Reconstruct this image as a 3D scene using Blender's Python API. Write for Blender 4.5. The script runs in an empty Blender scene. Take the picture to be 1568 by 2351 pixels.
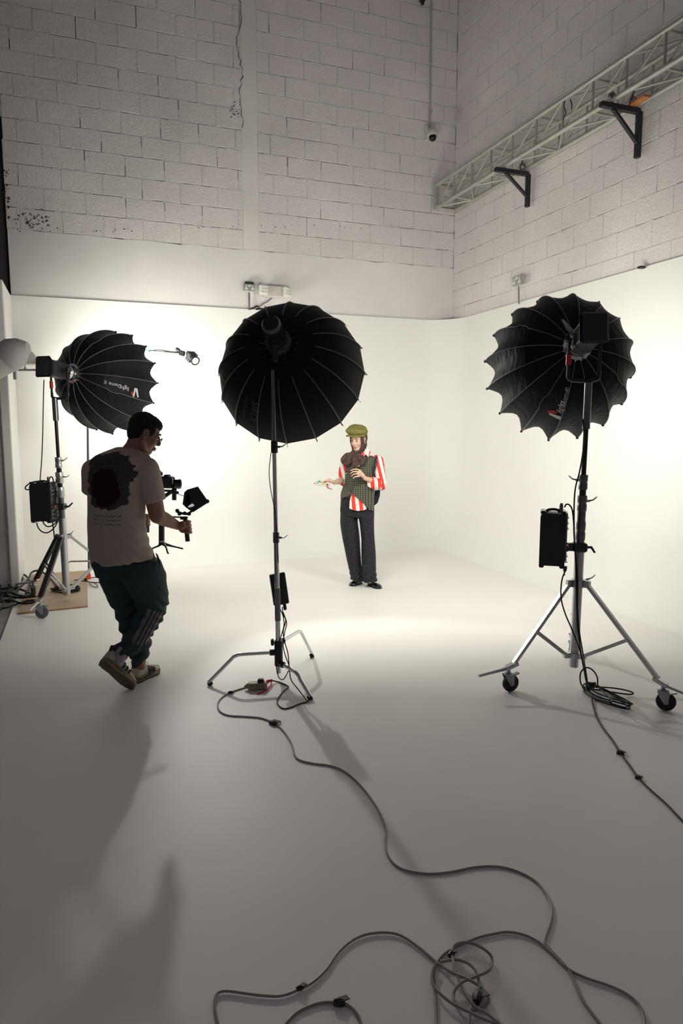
import bpy, bmesh, math, random
import numpy as np
from mathutils import Vector, Matrix, Quaternion
random.seed(7); np.random.seed(7)
PI = math.pi
C = bpy.context.scene.collection
SC = bpy.context.scene
# ---------------------------------------------------------------- camera
FPX = 1587.0; PIT = math.atan(198/1587.0); CH = 1.70
cam = bpy.data.cameras.new('camera'); camo = bpy.data.objects.new('camera', cam); C.objects.link(camo)
cam.sensor_fit = 'VERTICAL'; cam.sensor_height = 36.0; cam.lens = 36.0*FPX/2351.0
cam.clip_start = 0.05; cam.clip_end = 100
camo.location = (0, 0, CH); camo.rotation_euler = (PI/2 - PIT, 0, 0)
SC.camera = camo
cp, sp = math.cos(PIT), math.sin(PIT)
def ray(px, py):
    u = (px-784)/FPX; v = (py-1175.5)/FPX
    return Vector((u, cp - v*sp, -sp - v*cp))
def P(px, py, Y):
    r = ray(px, py); return Vector((0, 0, CH)) + r*(Y/r.y)
def G(px, py, z=0.0):
    r = ray(px, py); return Vector((0, 0, CH)) + r*((z-CH)/r.z)
# ---------------------------------------------------------------- world, exposure
w = bpy.data.worlds.new('world'); SC.world = w; w.use_nodes = True
w.node_tree.nodes['Background'].inputs[0].default_value = (0.62, 0.53, 0.60, 1)
w.node_tree.nodes['Background'].inputs[1].default_value = 0.125
SC.view_settings.view_transform = 'Standard'; SC.view_settings.look = 'None'
SC.view_settings.gamma = 1.0; SC.view_settings.use_curve_mapping = False
SC.view_settings.exposure = 0.47
SC.cycles.diffuse_bounces = 12; SC.cycles.max_bounces = 14
def area_light(name, loc, direction, radius, watts, color):
    l = bpy.data.lights.new(name, 'AREA'); l.shape = 'DISK'; l.size = radius*2; l.energy = watts; l.color = color
    o = bpy.data.objects.new(name, l); C.objects.link(o); o.location = loc
    o.rotation_euler = Vector(direction).to_track_quat('-Z', 'Y').to_euler()
    return o
# hub position, axis direction and size of the three softboxes (their lamps shine out of the front cloth)
CREAM = (1.0, 0.995, 0.865)
LAMP = {'left': P(135, 850, 6.60), 'centre': P(632, 768, 4.47), 'right': P(1343, 776, 4.40)}
def _sb(k, ax, hd, R, L, W):
    a = Vector(ax).normalized(); return dict(hub=LAMP[k] + a*hd, axis=a, R=R, L=L, W=W, hd=hd)
SB = {
 'left':   _sb('left', (0.33, 0.94, -0.09), 0.20, 0.53, 0.62, 15),
 'centre': _sb('centre', (0.10, 0.90, -0.34), 0.13, 0.525, 0.45, 19),
 'right':  _sb('right', (0.077, 0.98, -0.18), 0.20, 0.52, 0.55, 17.5),
}
for k, s in SB.items():
    area_light('softbox_light', s['hub'] + s['axis']*(s['L']+0.03), s['axis'], s['R']*0.9, s['W'], CREAM)
# small spot lamp on the boom arm: throws the long stand shadows across the floor towards the camera
BULB = P(449, 829, 7.7)
bl = bpy.data.lights.new('spot_light', 'SPOT'); bl.energy = 135; bl.shadow_soft_size = 0.045; bl.color = (1.0, 0.97, 0.92)
bl.spot_size = math.radians(54); bl.spot_blend = 0.35
blo = bpy.data.objects.new('spot_light', bl); C.objects.link(blo)
BDIR = (Vector((0.62, 4.31, 0.75)) - BULB).normalized(); blo.location = BULB + BDIR*0.06
blo.rotation_euler = BDIR.to_track_quat('-Z', 'Y').to_euler()
# ---------------------------------------------------------------- helpers
def rgb(r, g, b):
    f = lambda c: (c/255/12.92) if c/255 <= 0.04045 else ((c/255+0.055)/1.055)**2.4
    return (f(r), f(g), f(b), 1)
def mat(name, col, rough=0.6, metal=0.0, bump=0.0, bscale=40.0, emit=None, estr=0.0, var=0.0, vscale=6.0, coat=0.0, spec=0.5):
    m = bpy.data.materials.new(name); m.use_nodes = True; nt = m.node_tree; b = nt.nodes['Principled BSDF']
    b.inputs['Base Color'].default_value = col; b.inputs['Roughness'].default_value = rough; b.inputs['Metallic'].default_value = metal
    b.inputs['Coat Weight'].default_value = coat; b.inputs['Specular IOR Level'].default_value = spec
    tc = nt.nodes.new('ShaderNodeTexCoord')
    if var > 0:
        n = nt.nodes.new('ShaderNodeTexNoise'); n.inputs['Scale'].default_value = vscale; n.inputs['Detail'].default_value = 6
        nt.links.new(tc.outputs['Object'], n.inputs['Vector'])
        r = nt.nodes.new('ShaderNodeValToRGB'); r.color_ramp.elements[0].position = 0.3; r.color_ramp.elements[1].position = 0.7
        c0 = [max(0, c*(1-var)) for c in col[:3]]+[1]; c1 = [min(1, c*(1+var*0.6)) for c in col[:3]]+[1]
        r.color_ramp.elements[0].color = c0; r.color_ramp.elements[1].color = c1
        nt.links.new(n.outputs['Fac'], r.inputs['Fac']); nt.links.new(r.outputs['Color'], b.inputs['Base Color'])
    if bump > 0:
        n2 = nt.nodes.new('ShaderNodeTexNoise'); n2.inputs['Scale'].default_value = bscale; n2.inputs['Detail'].default_value = 8
        nt.links.new(tc.outputs['Object'], n2.inputs['Vector'])
        bp = nt.nodes.new('ShaderNodeBump'); bp.inputs['Strength'].default_value = bump; bp.inputs['Distance'].default_value = 0.01
        nt.links.new(n2.outputs['Fac'], bp.inputs['Height']); nt.links.new(bp.outputs['Normal'], b.inputs['Normal'])
    if emit: b.inputs['Emission Color'].default_value = emit; b.inputs['Emission Strength'].default_value = estr
    return m
def frame(axis, up=(0, 0, 1)):
    """rotation matrix whose z column is axis"""
    z = Vector(axis).normalized(); u = Vector(up)
    if abs(z.dot(u.normalized())) > 0.99: u = Vector((0, 1, 0)) if abs(z.y) < 0.9 else Vector((1, 0, 0))
    x = u.cross(z).normalized(); y = z.cross(x)
    return Matrix((x, y, z)).transposed()
def smooth_path(pts, n=6, closed=False):
    pts = [Vector(p) for p in pts]; out = []; N = len(pts)
    if N < 3: return pts
    rng = range(N if closed else N-1)
    for i in rng:
        if closed: a, b, c, d = pts[(i-1) % N], pts[i], pts[(i+1) % N], pts[(i+2) % N]
        else: a = pts[i-1] if i > 0 else pts[0]*2-pts[1]; b = pts[i]; c = pts[i+1]; d = pts[i+2] if i+2 < N else pts[-1]*2-pts[-2]
        for k in range(n):
            t = k/n
            out.append(0.5*((2*b)+(c-a)*t+(2*a-5*b+4*c-d)*t*t+(3*b-a-3*c+d)*t*t*t))
    if not closed: out.append(pts[-1])
    return out
class MB:
    def __init__(s): s.v = []; s.f = []; s.mi = []; s.m = 0
    def add(s, vs, fs):
        o = len(s.v); s.v += [Vector(v) for v in vs]
        for f in fs: s.f.append([i+o for i in f]); s.mi.append(s.m)
        return s
    def box(s, c, size, rot=None, taper=1.0, bev=0.0):
        c = Vector(c); hx, hy, hz = [d/2 for d in size]; rot = rot or Matrix.Identity(3)
        if bev <= 0:
            vs = []
            for z, t in ((-hz, 1), (hz, taper)):
                for x, y in ((-hx, -hy), (hx, -hy), (hx, hy), (-hx, hy)): vs.append(c + rot @ Vector((x*t, y*t, z)))
            return s.add(vs, [(3,2,1,0),(4,5,6,7),(0,1,5,4),(1,2,6,5),(2,3,7,6),(3,0,4,7)])
        b = min(bev, hx*.9, hy*.9, hz*.9); rings = []
        def ring(x, y, z, ch): return [(-x+ch,-y,z),(x-ch,-y,z),(x,-y+ch,z),(x,y-ch,z),(x-ch,y,z),(-x+ch,y,z),(-x,y-ch,z),(-x,-y+ch,z)]
        rs = [ring(hx-b, hy-b, -hz, b*.5), ring(hx, hy, -hz+b, b), ring(hx*taper, hy*taper, hz-b, b), ring((hx)*taper-b, hy*taper-b, hz, b*.5)]
        vs = [c + rot @ Vector(p) for r in rs for p in r]; fs = [tuple(reversed(range(8))), tuple(range(24, 32))]
        for k in range(3):
            for i in range(8): j = (i+1) % 8; fs.append((k*8+i, k*8+j, k*8+8+j, k*8+8+i))
        return s.add(vs, fs)
    def tube(s, pts, r, n=8, caps=True, flat=1.0, closed=False):
        pts = [Vector(p) for p in pts]; N = len(pts)
        if N < 2: return s
        rr = r if isinstance(r, (list, tuple)) else [r]*N
        vs = []; prev = None
        for i, p in enumerate(pts):
            if closed: t = pts[(i+1) % N]-pts[i-1]
            else: t = (pts[min(i+1, N-1)]-pts[max(i-1, 0)])
            if t.length < 1e-9: t = Vector((0, 0, 1))
            t.normalize()
            if prev is None:
                a = Vector((0, 0, 1)) if abs(t.z) < 0.9 else Vector((1, 0, 0)); x = a.cross(t).normalized()
            else:
                x = prev - t*prev.dot(t)
                x = x.normalized() if x.length > 1e-6 else Vector((1, 0, 0)).cross(t).normalized()
            prev = x; y = t.cross(x)
            for k in range(n): a = 2*PI*k/n; vs.append(p + (x*math.cos(a) + y*math.sin(a)*flat)*rr[i])
        fs = []
        for i in range(N if closed else N-1):
            for k in range(n): a = i*n+k; b = i*n+(k+1) % n; j = (i+1) % N; fs.append((a, b, j*n+(k+1) % n, j*n+k))
        if caps and not closed: fs += [tuple(reversed(range(n))), tuple(range((N-1)*n, N*n))]
        return s.add(vs, fs)
    def cyl(s, a, b, r, r2=None, n=14): return s.tube([a, b], [r, r if r2 is None else r2], n)
    def lathe(s, prof, origin=(0,0,0), axis=(0,0,1), n=20, caps=True, up=(0,0,1)):
        M = frame(axis, up); o = Vector(origin); vs = []
        for r, h in prof:
            for k in range(n): a = 2*PI*k/n; vs.append(o + M @ Vector((r*math.cos(a), r*math.sin(a), h)))
        fs = []
        for i in range(len(prof)-1):
            for k in range(n): fs.append((i*n+k, i*n+(k+1) % n, (i+1)*n+(k+1) % n, (i+1)*n+k))
        if caps: fs += [tuple(reversed(range(n))), tuple(range((len(prof)-1)*n, len(prof)*n))]
        return s.add(vs, fs)
    def ell(s, c, r, rot=None, n=14, m=9):
        c = Vector(c); rot = rot or Matrix.Identity(3); r = (r, r, r) if isinstance(r, (int, float)) else r
        vs = [c + rot @ Vector((0, 0, -r[2]))]
        for i in range(1, m):
            th = -PI/2 + PI*i/m
            for k in range(n): a = 2*PI*k/n; vs.append(c + rot @ Vector((r[0]*math.cos(th)*math.cos(a), r[1]*math.cos(th)*math.sin(a), r[2]*math.sin(th))))
        vs.append(c + rot @ Vector((0, 0, r[2]))); fs = []
        for k in range(n): fs.append((0, 1+(k+1) % n, 1+k))
        for i in range(m-2):
            for k in range(n): a = 1+i*n; fs.append((a+k, a+(k+1) % n, a+n+(k+1) % n, a+n+k))
        a = 1+(m-2)*n
        for k in range(n): fs.append((a+k, a+(k+1) % n, len(vs)-1))
        return s.add(vs, fs)
    def loft(s, rings, n=20, sup=2.0, caps=True):
        """rings: (centre, xaxis, yaxis, rx, ry)"""
        vs = []; fs = []
        for c, x, y, rx, ry in rings:
            for k in range(n):
                a = 2*PI*k/n; ca, sa = math.cos(a), math.sin(a)
                ca = math.copysign(abs(ca)**(2/sup), ca); sa = math.copysign(abs(sa)**(2/sup), sa)
                vs.append(Vector(c) + Vector(x)*rx*ca + Vector(y)*ry*sa)
        for i in range(len(rings)-1):
            for k in range(n): fs.append((i*n+k, i*n+(k+1) % n, (i+1)*n+(k+1) % n, (i+1)*n+k))
        if caps: fs += [tuple(reversed(range(n))), tuple(range((len(rings)-1)*n, len(rings)*n))]
        return s.add(vs, fs)
    def prism(s, poly, a, b):
        """poly: list of 3-D points, extruded by vector b-a... a,b offsets"""
        a = Vector(a); b = Vector(b); n = len(poly)
        vs = [Vector(p)+a for p in poly]+[Vector(p)+b for p in poly]
        return s.add(vs, [tuple(reversed(range(n))), tuple(range(n, 2*n))]+[(i, (i+1) % n, n+(i+1) % n, n+i) for i in range(n)])
    def mesh(s, name):
        me = bpy.data.meshes.new(name); me.from_pydata([tuple(v) for v in s.v], [], s.f); me.update(); return me
    def build(s, name, m, parent=None, smooth=False, origin=None, ang=40):
        if origin is not None: o0 = Vector(origin); s.v = [v-o0 for v in s.v]
        me = s.mesh(name)
        ms = m if isinstance(m, (list, tuple)) else [m]
        for q in ms: me.materials.append(q)
        if len(ms) > 1:
            for p, i in zip(me.polygons, s.mi): p.material_index = i
        bm = bmesh.new(); bm.from_mesh(me); bmesh.ops.recalc_face_normals(bm, faces=bm.faces); bm.to_mesh(me); bm.free()
        if smooth:
            for p in me.polygons: p.use_smooth = True
            try: me.set_sharp_from_angle(angle=math.radians(ang))
            except Exception: pass
        o = bpy.data.objects.new(name, me); C.objects.link(o)
        if origin is not None: o.location = origin
        if parent is not None:
            o.parent = parent
            if origin is None: o.location = -Vector(parent_world(parent))
            else: o.location = Vector(origin) - Vector(parent_world(parent))
        return o
def parent_world(p):
    l = Vector(p.location)
    while p.parent: p = p.parent; l = l + p.location
    return l
def tag(o, label=None, cat=None, group=None, kind=None):
    if label: o['label'] = label
    if cat: o['category'] = cat
    if group: o['group'] = group
    if kind: o['kind'] = kind
    return o
def thing(name, loc, label, cat, group=None):
    o = bpy.data.objects.new(name, None); C.objects.link(o); o.location = loc; o.empty_display_size = 0.1
    return tag(o, label, cat, group)
def struct(o): o['kind'] = 'structure'; return o
def cable(name, pts, r, m, label, cat='cable', n=7, sm=5, parent=None):
    mb = MB(); mb.tube(smooth_path(pts, sm), r, n)
    o = mb.build(name, m, parent, smooth=True)
    if parent is None: tag(o, label, cat)
    return o
def blob(name, mb, voxel, m, parent=None, it=6, fac=0.5, disp=None, origin=None):
    """fuse overlapping closed shapes into one continuous skin"""
    me = mb.mesh('tmp'); bm = bmesh.new(); bm.from_mesh(me); bmesh.ops.recalc_face_normals(bm, faces=bm.faces); bm.to_mesh(me); bm.free()
    o = bpy.data.objects.new('tmp', me); C.objects.link(o)
    r = o.modifiers.new('r', 'REMESH'); r.mode = 'VOXEL'; r.voxel_size = voxel
    if it: s = o.modifiers.new('s', 'SMOOTH'); s.iterations = it; s.factor = fac
    dg = bpy.context.evaluated_depsgraph_get(); dg.update()
    nm = bpy.data.meshes.new_from_object(o.evaluated_get(dg)); nm.name = name
    bpy.data.objects.remove(o); bpy.data.meshes.remove(me)
    if disp is not None:
        n = len(nm.vertices); co = np.empty(n*3); nm.vertices.foreach_get('co', co); co = co.reshape(-1, 3)
        no = np.empty(n*3); nm.vertices.foreach_get('normal', no); no = no.reshape(-1, 3)
        co = co + no*disp(co)[:, None]; nm.vertices.foreach_set('co', co.ravel()); nm.update()
    nm.materials.clear()
    for q in (m if isinstance(m, (list, tuple)) else [m]): nm.materials.append(q)
    for p in nm.polygons: p.use_smooth = True
    ob = bpy.data.objects.new(name, nm); C.objects.link(ob)
    if parent is not None: ob.parent = parent; ob.location = -Vector(parent_world(parent))
    return ob
# ---- common materials
M = {}
M['black'] = mat('black_plastic', (0.012, 0.013, 0.015, 1), 0.45, bump=0.15, bscale=200)
M['black_gloss'] = mat('black_gloss', (0.008, 0.008, 0.010, 1), 0.2)
M['rubber'] = mat('black_rubber', (0.012, 0.012, 0.013, 1), 0.75)
M['cable_black'] = mat('black_cable', (0.008, 0.010, 0.010, 1), 0.5, spec=0.25)
M['chrome'] = mat('chrome', (0.72, 0.73, 0.74, 1), 0.16, 1.0, bump=0.02, bscale=30)
M['steel'] = mat('satin_steel', (0.52, 0.53, 0.54, 1), 0.34, 1.0, bump=0.05, bscale=60)
M['zinc'] = mat('zinc_plate', (0.30, 0.36, 0.38, 1), 0.38, 0.85)
M['grey_tape'] = mat('grey_tape', (0.20, 0.19, 0.21, 1), 0.6)
M['red'] = mat('red_plastic', (0.55, 0.012, 0.02, 1), 0.35)
M['orange'] = mat('orange_plastic', (0.75, 0.09, 0.02, 1), 0.45)
M['white_pl'] = mat('white_plastic', (0.72, 0.71, 0.68, 1), 0.4)
# ---------------------------------------------------------------- room
KD = 10.0; CYCH = 3.165
rc = ray(1036, 738); CORN = Vector((rc.x/rc.y*KD, KD, 0))
DB = Vector((math.sin(math.atan2(4279, 1599)), math.cos(math.atan2(4279, 1599)), 0))   # along back wall, to the right
DR = Vector((DB.y, -DB.x, 0))                                                          # along right wall, towards the camera
def WB(px, py, off=0.0):   # point on the back wall seen at a pixel; off = distance in front of it
    r = ray(px, py); o = Vector((0, 0, CH)); q = CORN + DR*off; return o + r*((q-o).dot(DR)/r.dot(DR))
def WR(px, py, off=0.0):
    r = ray(px, py); o = Vector((0, 0, CH)); q = CORN - DB*off; return o + r*((q-o).dot(DB)/r.dot(DB))
pl = WB(25, 680); LEN = (CORN - Vector((pl.x, pl.y, 0))).dot(DB)        # back wall length
BL = CORN - DB*LEN
WING = 0.86
def paint(name, col, bump, pits, scale=1.0, smooth=0.0, stain=0.14):
    m = bpy.data.materials.new(name); m.use_nodes = True; nt = m.node_tree; b = nt.nodes['Principled BSDF']
    b.inputs['Roughness'].default_value = 0.62; b.inputs['Specular IOR Level'].default_value = 0.3
    tc = nt.nodes.new('ShaderNodeTexCoord'); g = nt.nodes.new('ShaderNodeNewGeometry')
    def nz(s, d): n = nt.nodes.new('ShaderNodeTexNoise'); n.inputs['Scale'].default_value = s; n.inputs['Detail'].default_value = d; nt.links.new(g.outputs['Position'], n.inputs['Vector']); return n
    n1 = nz(1.1, 5); r = nt.nodes.new('ShaderNodeValToRGB'); r.color_ramp.elements[0].position = 0.32; r.color_ramp.elements[1].position = 0.68
    r.color_ramp.elements[0].color = [c*(1-stain) for c in col[:3]]+[1]; r.color_ramp.elements[1].color = col
    nt.links.new(n1.outputs['Fac'], r.inputs['Fac'])
    # pin holes showing dark block
    v = nt.nodes.new('ShaderNodeTexVoronoi'); v.inputs['Scale'].default_value = 38*scale; nt.links.new(g.outputs['Position'], v.inputs['Vector'])
    n3 = nz(3.2, 4); lt = nt.nodes.new('ShaderNodeMapRange'); lt.inputs['From Min'].default_value = 0.52; lt.inputs['From Max'].default_value = 0.75
    lt.inputs['To Min'].default_value = 0.0; lt.inputs['To Max'].default_value = 0.17*pits; nt.links.new(n3.outputs['Fac'], lt.inputs['Value'])
    cmp_ = nt.nodes.new('ShaderNodeMath'); cmp_.operation = 'LESS_THAN'; nt.links.new(v.outputs['Distance'], cmp_.inputs[0]); nt.links.new(lt.outputs['Result'], cmp_.inputs[1])
    mx = nt.nodes.new('ShaderNodeMix'); mx.data_type = 'RGBA'; mx.inputs[7].default_value = [c*0.25 for c in col[:3]]+[1]
    nt.links.new(cmp_.outputs[0], mx.inputs[0]); nt.links.new(r.outputs['Color'], mx.inputs[6]); nt.links.new(mx.outputs[2], b.inputs['Base Color'])
    n2 = nz(48*scale, 9); n4 = nz(4.5, 6); ad = nt.nodes.new('ShaderNodeMath'); ad.operation = 'MULTIPLY_ADD'; ad.inputs[1].default_value = 0.35
    nt.links.new(n4.outputs['Fac'], ad.inputs[0]); nt.links.new(n2.outputs['Fac'], ad.inputs[2])
    bp = nt.nodes.new('ShaderNodeBump'); bp.inputs['Strength'].default_value = bump; bp.inputs['Distance'].default_value = 0.02
    nt.links.new(ad.outputs[0], bp.inputs['Height']); nt.links.new(bp.outputs['Normal'], b.inputs['Normal'])
    return m
M['cyc'] = mat('cyclorama_paint', (0.895, 0.885, 0.868, 1), 0.55, bump=0.02, bscale=6, var=0.012, vscale=2, spec=0.25)
M['floor'] = mat('floor_paint', (0.86, 0.84, 0.828, 1), 0.5, bump=0.03, bscale=9, var=0.03, vscale=1.4, spec=0.3)
M['block'] = paint('painted_block', (0.84, 0.79, 0.805, 1), 0.42, 1.0)
M['mortar'] = paint('painted_mortar', (0.73, 0.70, 0.71, 1), 0.8, 1.3)
M['plaster'] = paint('painted_plaster', (0.85, 0.82, 0.825, 1), 0.10, 0.35, 0.6)
M['gap'] = mat('wall_gap', (0.06, 0.055, 0.055, 1), 0.9)
M['concrete'] = mat('grey_concrete', (0.30, 0.285, 0.27, 1), 0.8, bump=0.3, bscale=20, var=0.2, vscale=3)
M['dark_wall'] = mat('dark_wall_paint', (0.012, 0.014, 0.018, 1), 0.7)
M['shade_wall'] = paint('shaded_wall_paint', (0.62, 0.59, 0.59, 1), 0.35, 1.0)  # darker tone puts the wing end's shade into its colour; ceiling shares it

# floor sheets
fb = MB()
RCOVE = 0.42
def floor_poly():
    A = BL + DR*RCOVE*0.9; B = CORN + DR*RCOVE*0.9
    e1 = BL + DR*12.5; e2 = CORN + DR*12.5
    return [A, B, e2, e1]
q = floor_poly(); fb.add([q[0]-DB*0.0, q[1], q[2], q[3]], [(3, 2, 1, 0)])
fb.add([Vector((p.x, p.y, -0.02)) for p in q], [(3, 2, 1, 0)])
for a, b2 in ((0, 3),): fb.add([q[a], q[b2], q[b2]+Vector((0,0,-.02)), q[a]+Vector((0,0,-.02))], [(0, 1, 2, 3)])
struct(fb.build('floor', M['floor']))
fo = MB(); e = BL + DR*0.3
fo.box(Vector((0, 0, -0.05)) + BL - DB*3.0 + DR*6.0, (6.0+6, 16, 0.05), Matrix((DB, -DR, Vector((0,0,1)))).transposed())
struct(fo.build('floor', M['concrete']))

# cyclorama: swept cove profile
def offs(path, sharp):
    out = []
    for i, p in enumerate(path):
        t0 = (path[i]-path[i-1]).normalized() if i > 0 else (path[1]-path[0]).normalized()
        t1 = (path[i+1]-path[i]).normalized() if i < len(path)-1 else t0
        n0 = Vector((t0.y, -t0.x, 0)); n1 = Vector((t1.y, -t1.x, 0)); b = (n0+n1).normalized()
        out.append(b/max(0.3, b.dot(n0)))
    return out
path = [BL - DB*0.02]
r = 0.46
cc = CORN - DB*r + DR*r
na = 14
path += [BL + DB*(LEN-r)*k/8 for k in range(1, 8)]
for k in range(na+1):
    a = (PI/2)*k/na; path.append(cc + (-DR)*r*math.cos(a) + DB*r*math.sin(a))
path += [CORN + DR*(r + (12.0-r)*k/14) for k in range(1, 15)]
nrm = offs(path, None)
prof = [(RCOVE, 0.0)] + [(RCOVE - RCOVE*math.sin(PI/2*k/12), RCOVE - RCOVE*math.cos(PI/2*k/12)) for k in range(1, 13)] + [(0, CYCH*0.5), (0, CYCH-0.004), (-0.004, CYCH), (-0.09, CYCH)]
cy = MB(); vs = []; fs = []
for p, n in zip(path, nrm):
    for d, z in prof: vs.append(p + n*d + Vector((0, 0, z)))
k = len(prof)
for i in range(len(path)-1):
    for j in range(k-1): fs.append((i*k+j, (i+1)*k+j, (i+1)*k+j+1, i*k+j+1))
cy.add(vs, fs); o = cy.build('wall_cyclorama', M['cyc'], smooth=True, ang=35); struct(o)
# left wing: end return facing the camera, its edge strip, dark wall above
RB = Matrix((DB, -DR, Vector((0, 0, 1)))).transposed()   # x along the back wall, y away, z up
wl = MB()
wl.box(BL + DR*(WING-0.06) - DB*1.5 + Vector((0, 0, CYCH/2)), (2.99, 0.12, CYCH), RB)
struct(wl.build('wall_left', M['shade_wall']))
tr = MB(); tr.box(BL + DR*(WING*0.5+0.02) - DB*0.045 + Vector((0, 0, CYCH/2)), (0.088, WING+0.045, CYCH-0.01), RB, bev=0.01)
struct(tr.build('trim_1', M['cyc']))
dw = MB(); dw.box(BL + DR*3.0 - DB*0.16 + Vector((0, 0, CYCH+2.4)), (0.1, 6.4, 4.7), RB)
struct(dw.build('wall_left_upper', M['dark_wall']))
# ceiling high above the frame
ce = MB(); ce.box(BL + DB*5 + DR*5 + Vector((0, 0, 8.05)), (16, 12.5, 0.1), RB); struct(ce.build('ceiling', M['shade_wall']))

# block walls -------------------------------------------------------------
BH, BLN, J = 0.235, 0.446, 0.0065
def block_mesh(i, ln):
    m = MB(); rnd = random.Random(i*13+5)
    hx, hz = (ln-J)/2, (BH-J)/2; D = 0.05
    # front face ring with nibbled edge
    nx, nz_ = 4, 2
    pts = []
    for k in range(nx): pts.append((-hx+2*hx*k/nx, -hz))
    for k in range(nz_): pts.append((hx, -hz+2*hz*k/nz_))
    for k in range(nx): pts.append((hx-2*hx*k/nx, hz))
    for k in range(nz_): pts.append((-hx, hz-2*hz*k/nz_))
    n = len(pts); A = []; B = []; Dk = []
    for x, z in pts:
        j1, j2 = rnd.uniform(-.0016, .0012), rnd.uniform(-.0022, .0010)
        sx = math.copysign(1, x) if abs(x) > hx*.99 else 0; sz = math.copysign(1, z) if abs(z) > hz*.99 else 0
        A.append(Vector((x - sx*(0.004-j1), 0.0+rnd.uniform(-.0006, .0006), z - sz*(0.004-j2)))); B.append(Vector((x+sx*j1, 0.0045, z+sz*j2))); Dk.append(Vector((x, D, z)))
    vs = A+B+Dk; fs = [tuple(range(n))]
    for k in range(n):
        q = (k+1) % n; fs += [(k, n+k, n+q, q), (n+k, 2*n+k, 2*n+q, n+q)]
    m.add(vs, fs); me = m.mesh('concrete_block'); me.materials.append(M['block'])
    return me
def block_wall(parent, origin, dx, inward, length, z0, z1, holes, first_off, seed, open_p):
    """dx along wall, inward = towards the room"""
    rnd = random.Random(seed); R = Matrix((dx, -inward, Vector((0, 0, 1)))).transposed()
    if R.determinant() < 0: pass
    variants = {}
    mort = MB(); row = 0; z = z0; cnt = 0
    while z < z1-0.01:
        x = -first_off + (BLN/2 if row % 2 else 0) + rnd.uniform(-.03, .03)
        segs = []
        while x < length:
            a, b = max(x, 0), min(x+BLN, length)
            x += BLN
            if b-a < 0.06: continue
            if length-b < 0.07: b = length; x = length
            if len(segs) == 0 and a > 0: a = 0
            pieces = [(a, b)]
            for (ha, hb) in holes:
                np_ = []
                for (pa, pb) in pieces:
                    if pb <= ha or pa >= hb: np_.append((pa, pb))
                    else:
                        if ha-pa > 0.0: np_.append((pa, ha+rnd.uniform(-.010, .004)))
                        if pb-hb > 0.0: np_.append((hb, pb))
                pieces = np_
            segs += pieces
        for a, b in segs:
            ln = round((b-a)/0.02)*0.02 if abs(b-a-BLN) > 0.002 else BLN
            key = (round(ln, 3), rnd.randrange(6) if ln == BLN else rnd.randrange(2))
            if key not in variants: variants[key] = block_mesh(len(variants), ln)
            o = bpy.data.objects.new('concrete_block', variants[key]); C.objects.link(o); o.parent = parent
            c = origin + dx*((a+b)/2) + Vector((0, 0, z+BH/2)) + inward*rnd.uniform(-.0015, .0015)
            rot = R @ Matrix.Rotation(rnd.uniform(-.0025, .0025), 3, 'Y') @ Matrix.Rotation(rnd.uniform(-.004, .004), 3, 'X')
            o.matrix_local = Matrix.Translation(c) @ rot.to_4x4(); cnt += 1
            # bed joint below, perpend at left
            nseg = 4; run = 0
            op = open_p(z, (a+b)/2, rnd)
            for k in range(nseg):
                xa, xb = a+(b-a)*k/nseg, a+(b-a)*(k+1)/nseg
                if rnd.random() > op: mort.box(origin+dx*((xa+xb)/2)+Vector((0,0,z))+(-inward)*(0.02+rnd.uniform(-.0012,.0035)), ((xb-xa)*1.01, 0.04, J*1.5), R)
            for k in range(2):
                if rnd.random() > op*0.45: mort.box(origin+dx*a+Vector((0,0,z+BH*(k+.5)/2))+(-inward)*(0.02+rnd.uniform(-.001,.0035)), (J*1.5, 0.04, BH/2), R)
        z += BH; row += 1
    m = mort.build('mortar', M['mortar'], parent); m['kind'] = 'stuff'
    return cnt
# back wall
WOFF = -0.035
wb = MB(); wb.box(CORN - DB*(LEN/2) - DR*(-WOFF+0.10) + Vector((0, 0, 4.0)), (LEN+0.4, 0.1, 8.0), RB)
wall_back = struct(wb.build('wall_back', M['gap']))
ob = BL + DR*WOFF
zt = WB(191, 341).z; ZB0 = zt - BH*round((zt-3.86)/BH)
pa = WB(557, 300); pb_ = WB(592, 300)
h0 = (Vector((pa.x, pa.y, 0))-BL).dot(DB); h1 = (Vector((pb_.x, pb_.y, 0))-BL).dot(DB)
c1 = block_wall(wall_back, ob, DB, DR, LEN+0.04, ZB0, 7.5, [(h0, h1)], 0.30, 3, lambda z, x, r: (0.38 if x < h0 else 0.28) + (0.18 if 3.9 < z < 5.2 else 0.0) + (0.15 if r.random() < 0.25 else -0.1))
pz = MB(); pz.box(ob + DB*((h0+h1)/2) - DR*0.024 + Vector((0, 0, (ZB0+7.6)/2)), (h1-h0+0.012, 0.05, 7.6-ZB0), RB, bev=0.004)
pz.build('plaster_pillar', M['plaster'], wall_back)
pb2 = MB(); nx = 60; vs = []
for i in range(nx+1):
    x = (LEN+0.06)*i/nx; top = ZB0 - 0.004 + 0.012*math.sin(i*.9)*random.random()
    vs += [ob + DB*x + DR*0.003 + Vector((0, 0, 0)), ob + DB*x + DR*0.003 + Vector((0, 0, top)), ob + DB*x - DR*0.05 + Vector((0, 0, top))]
fs = []
for i in range(nx): a = i*3; fs += [(a, a+3, a+4, a+1), (a+1, a+4, a+5, a+2)]
pb2.add(vs, fs); pb2.build('plaster_band', M['plaster'], wall_back)
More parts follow.
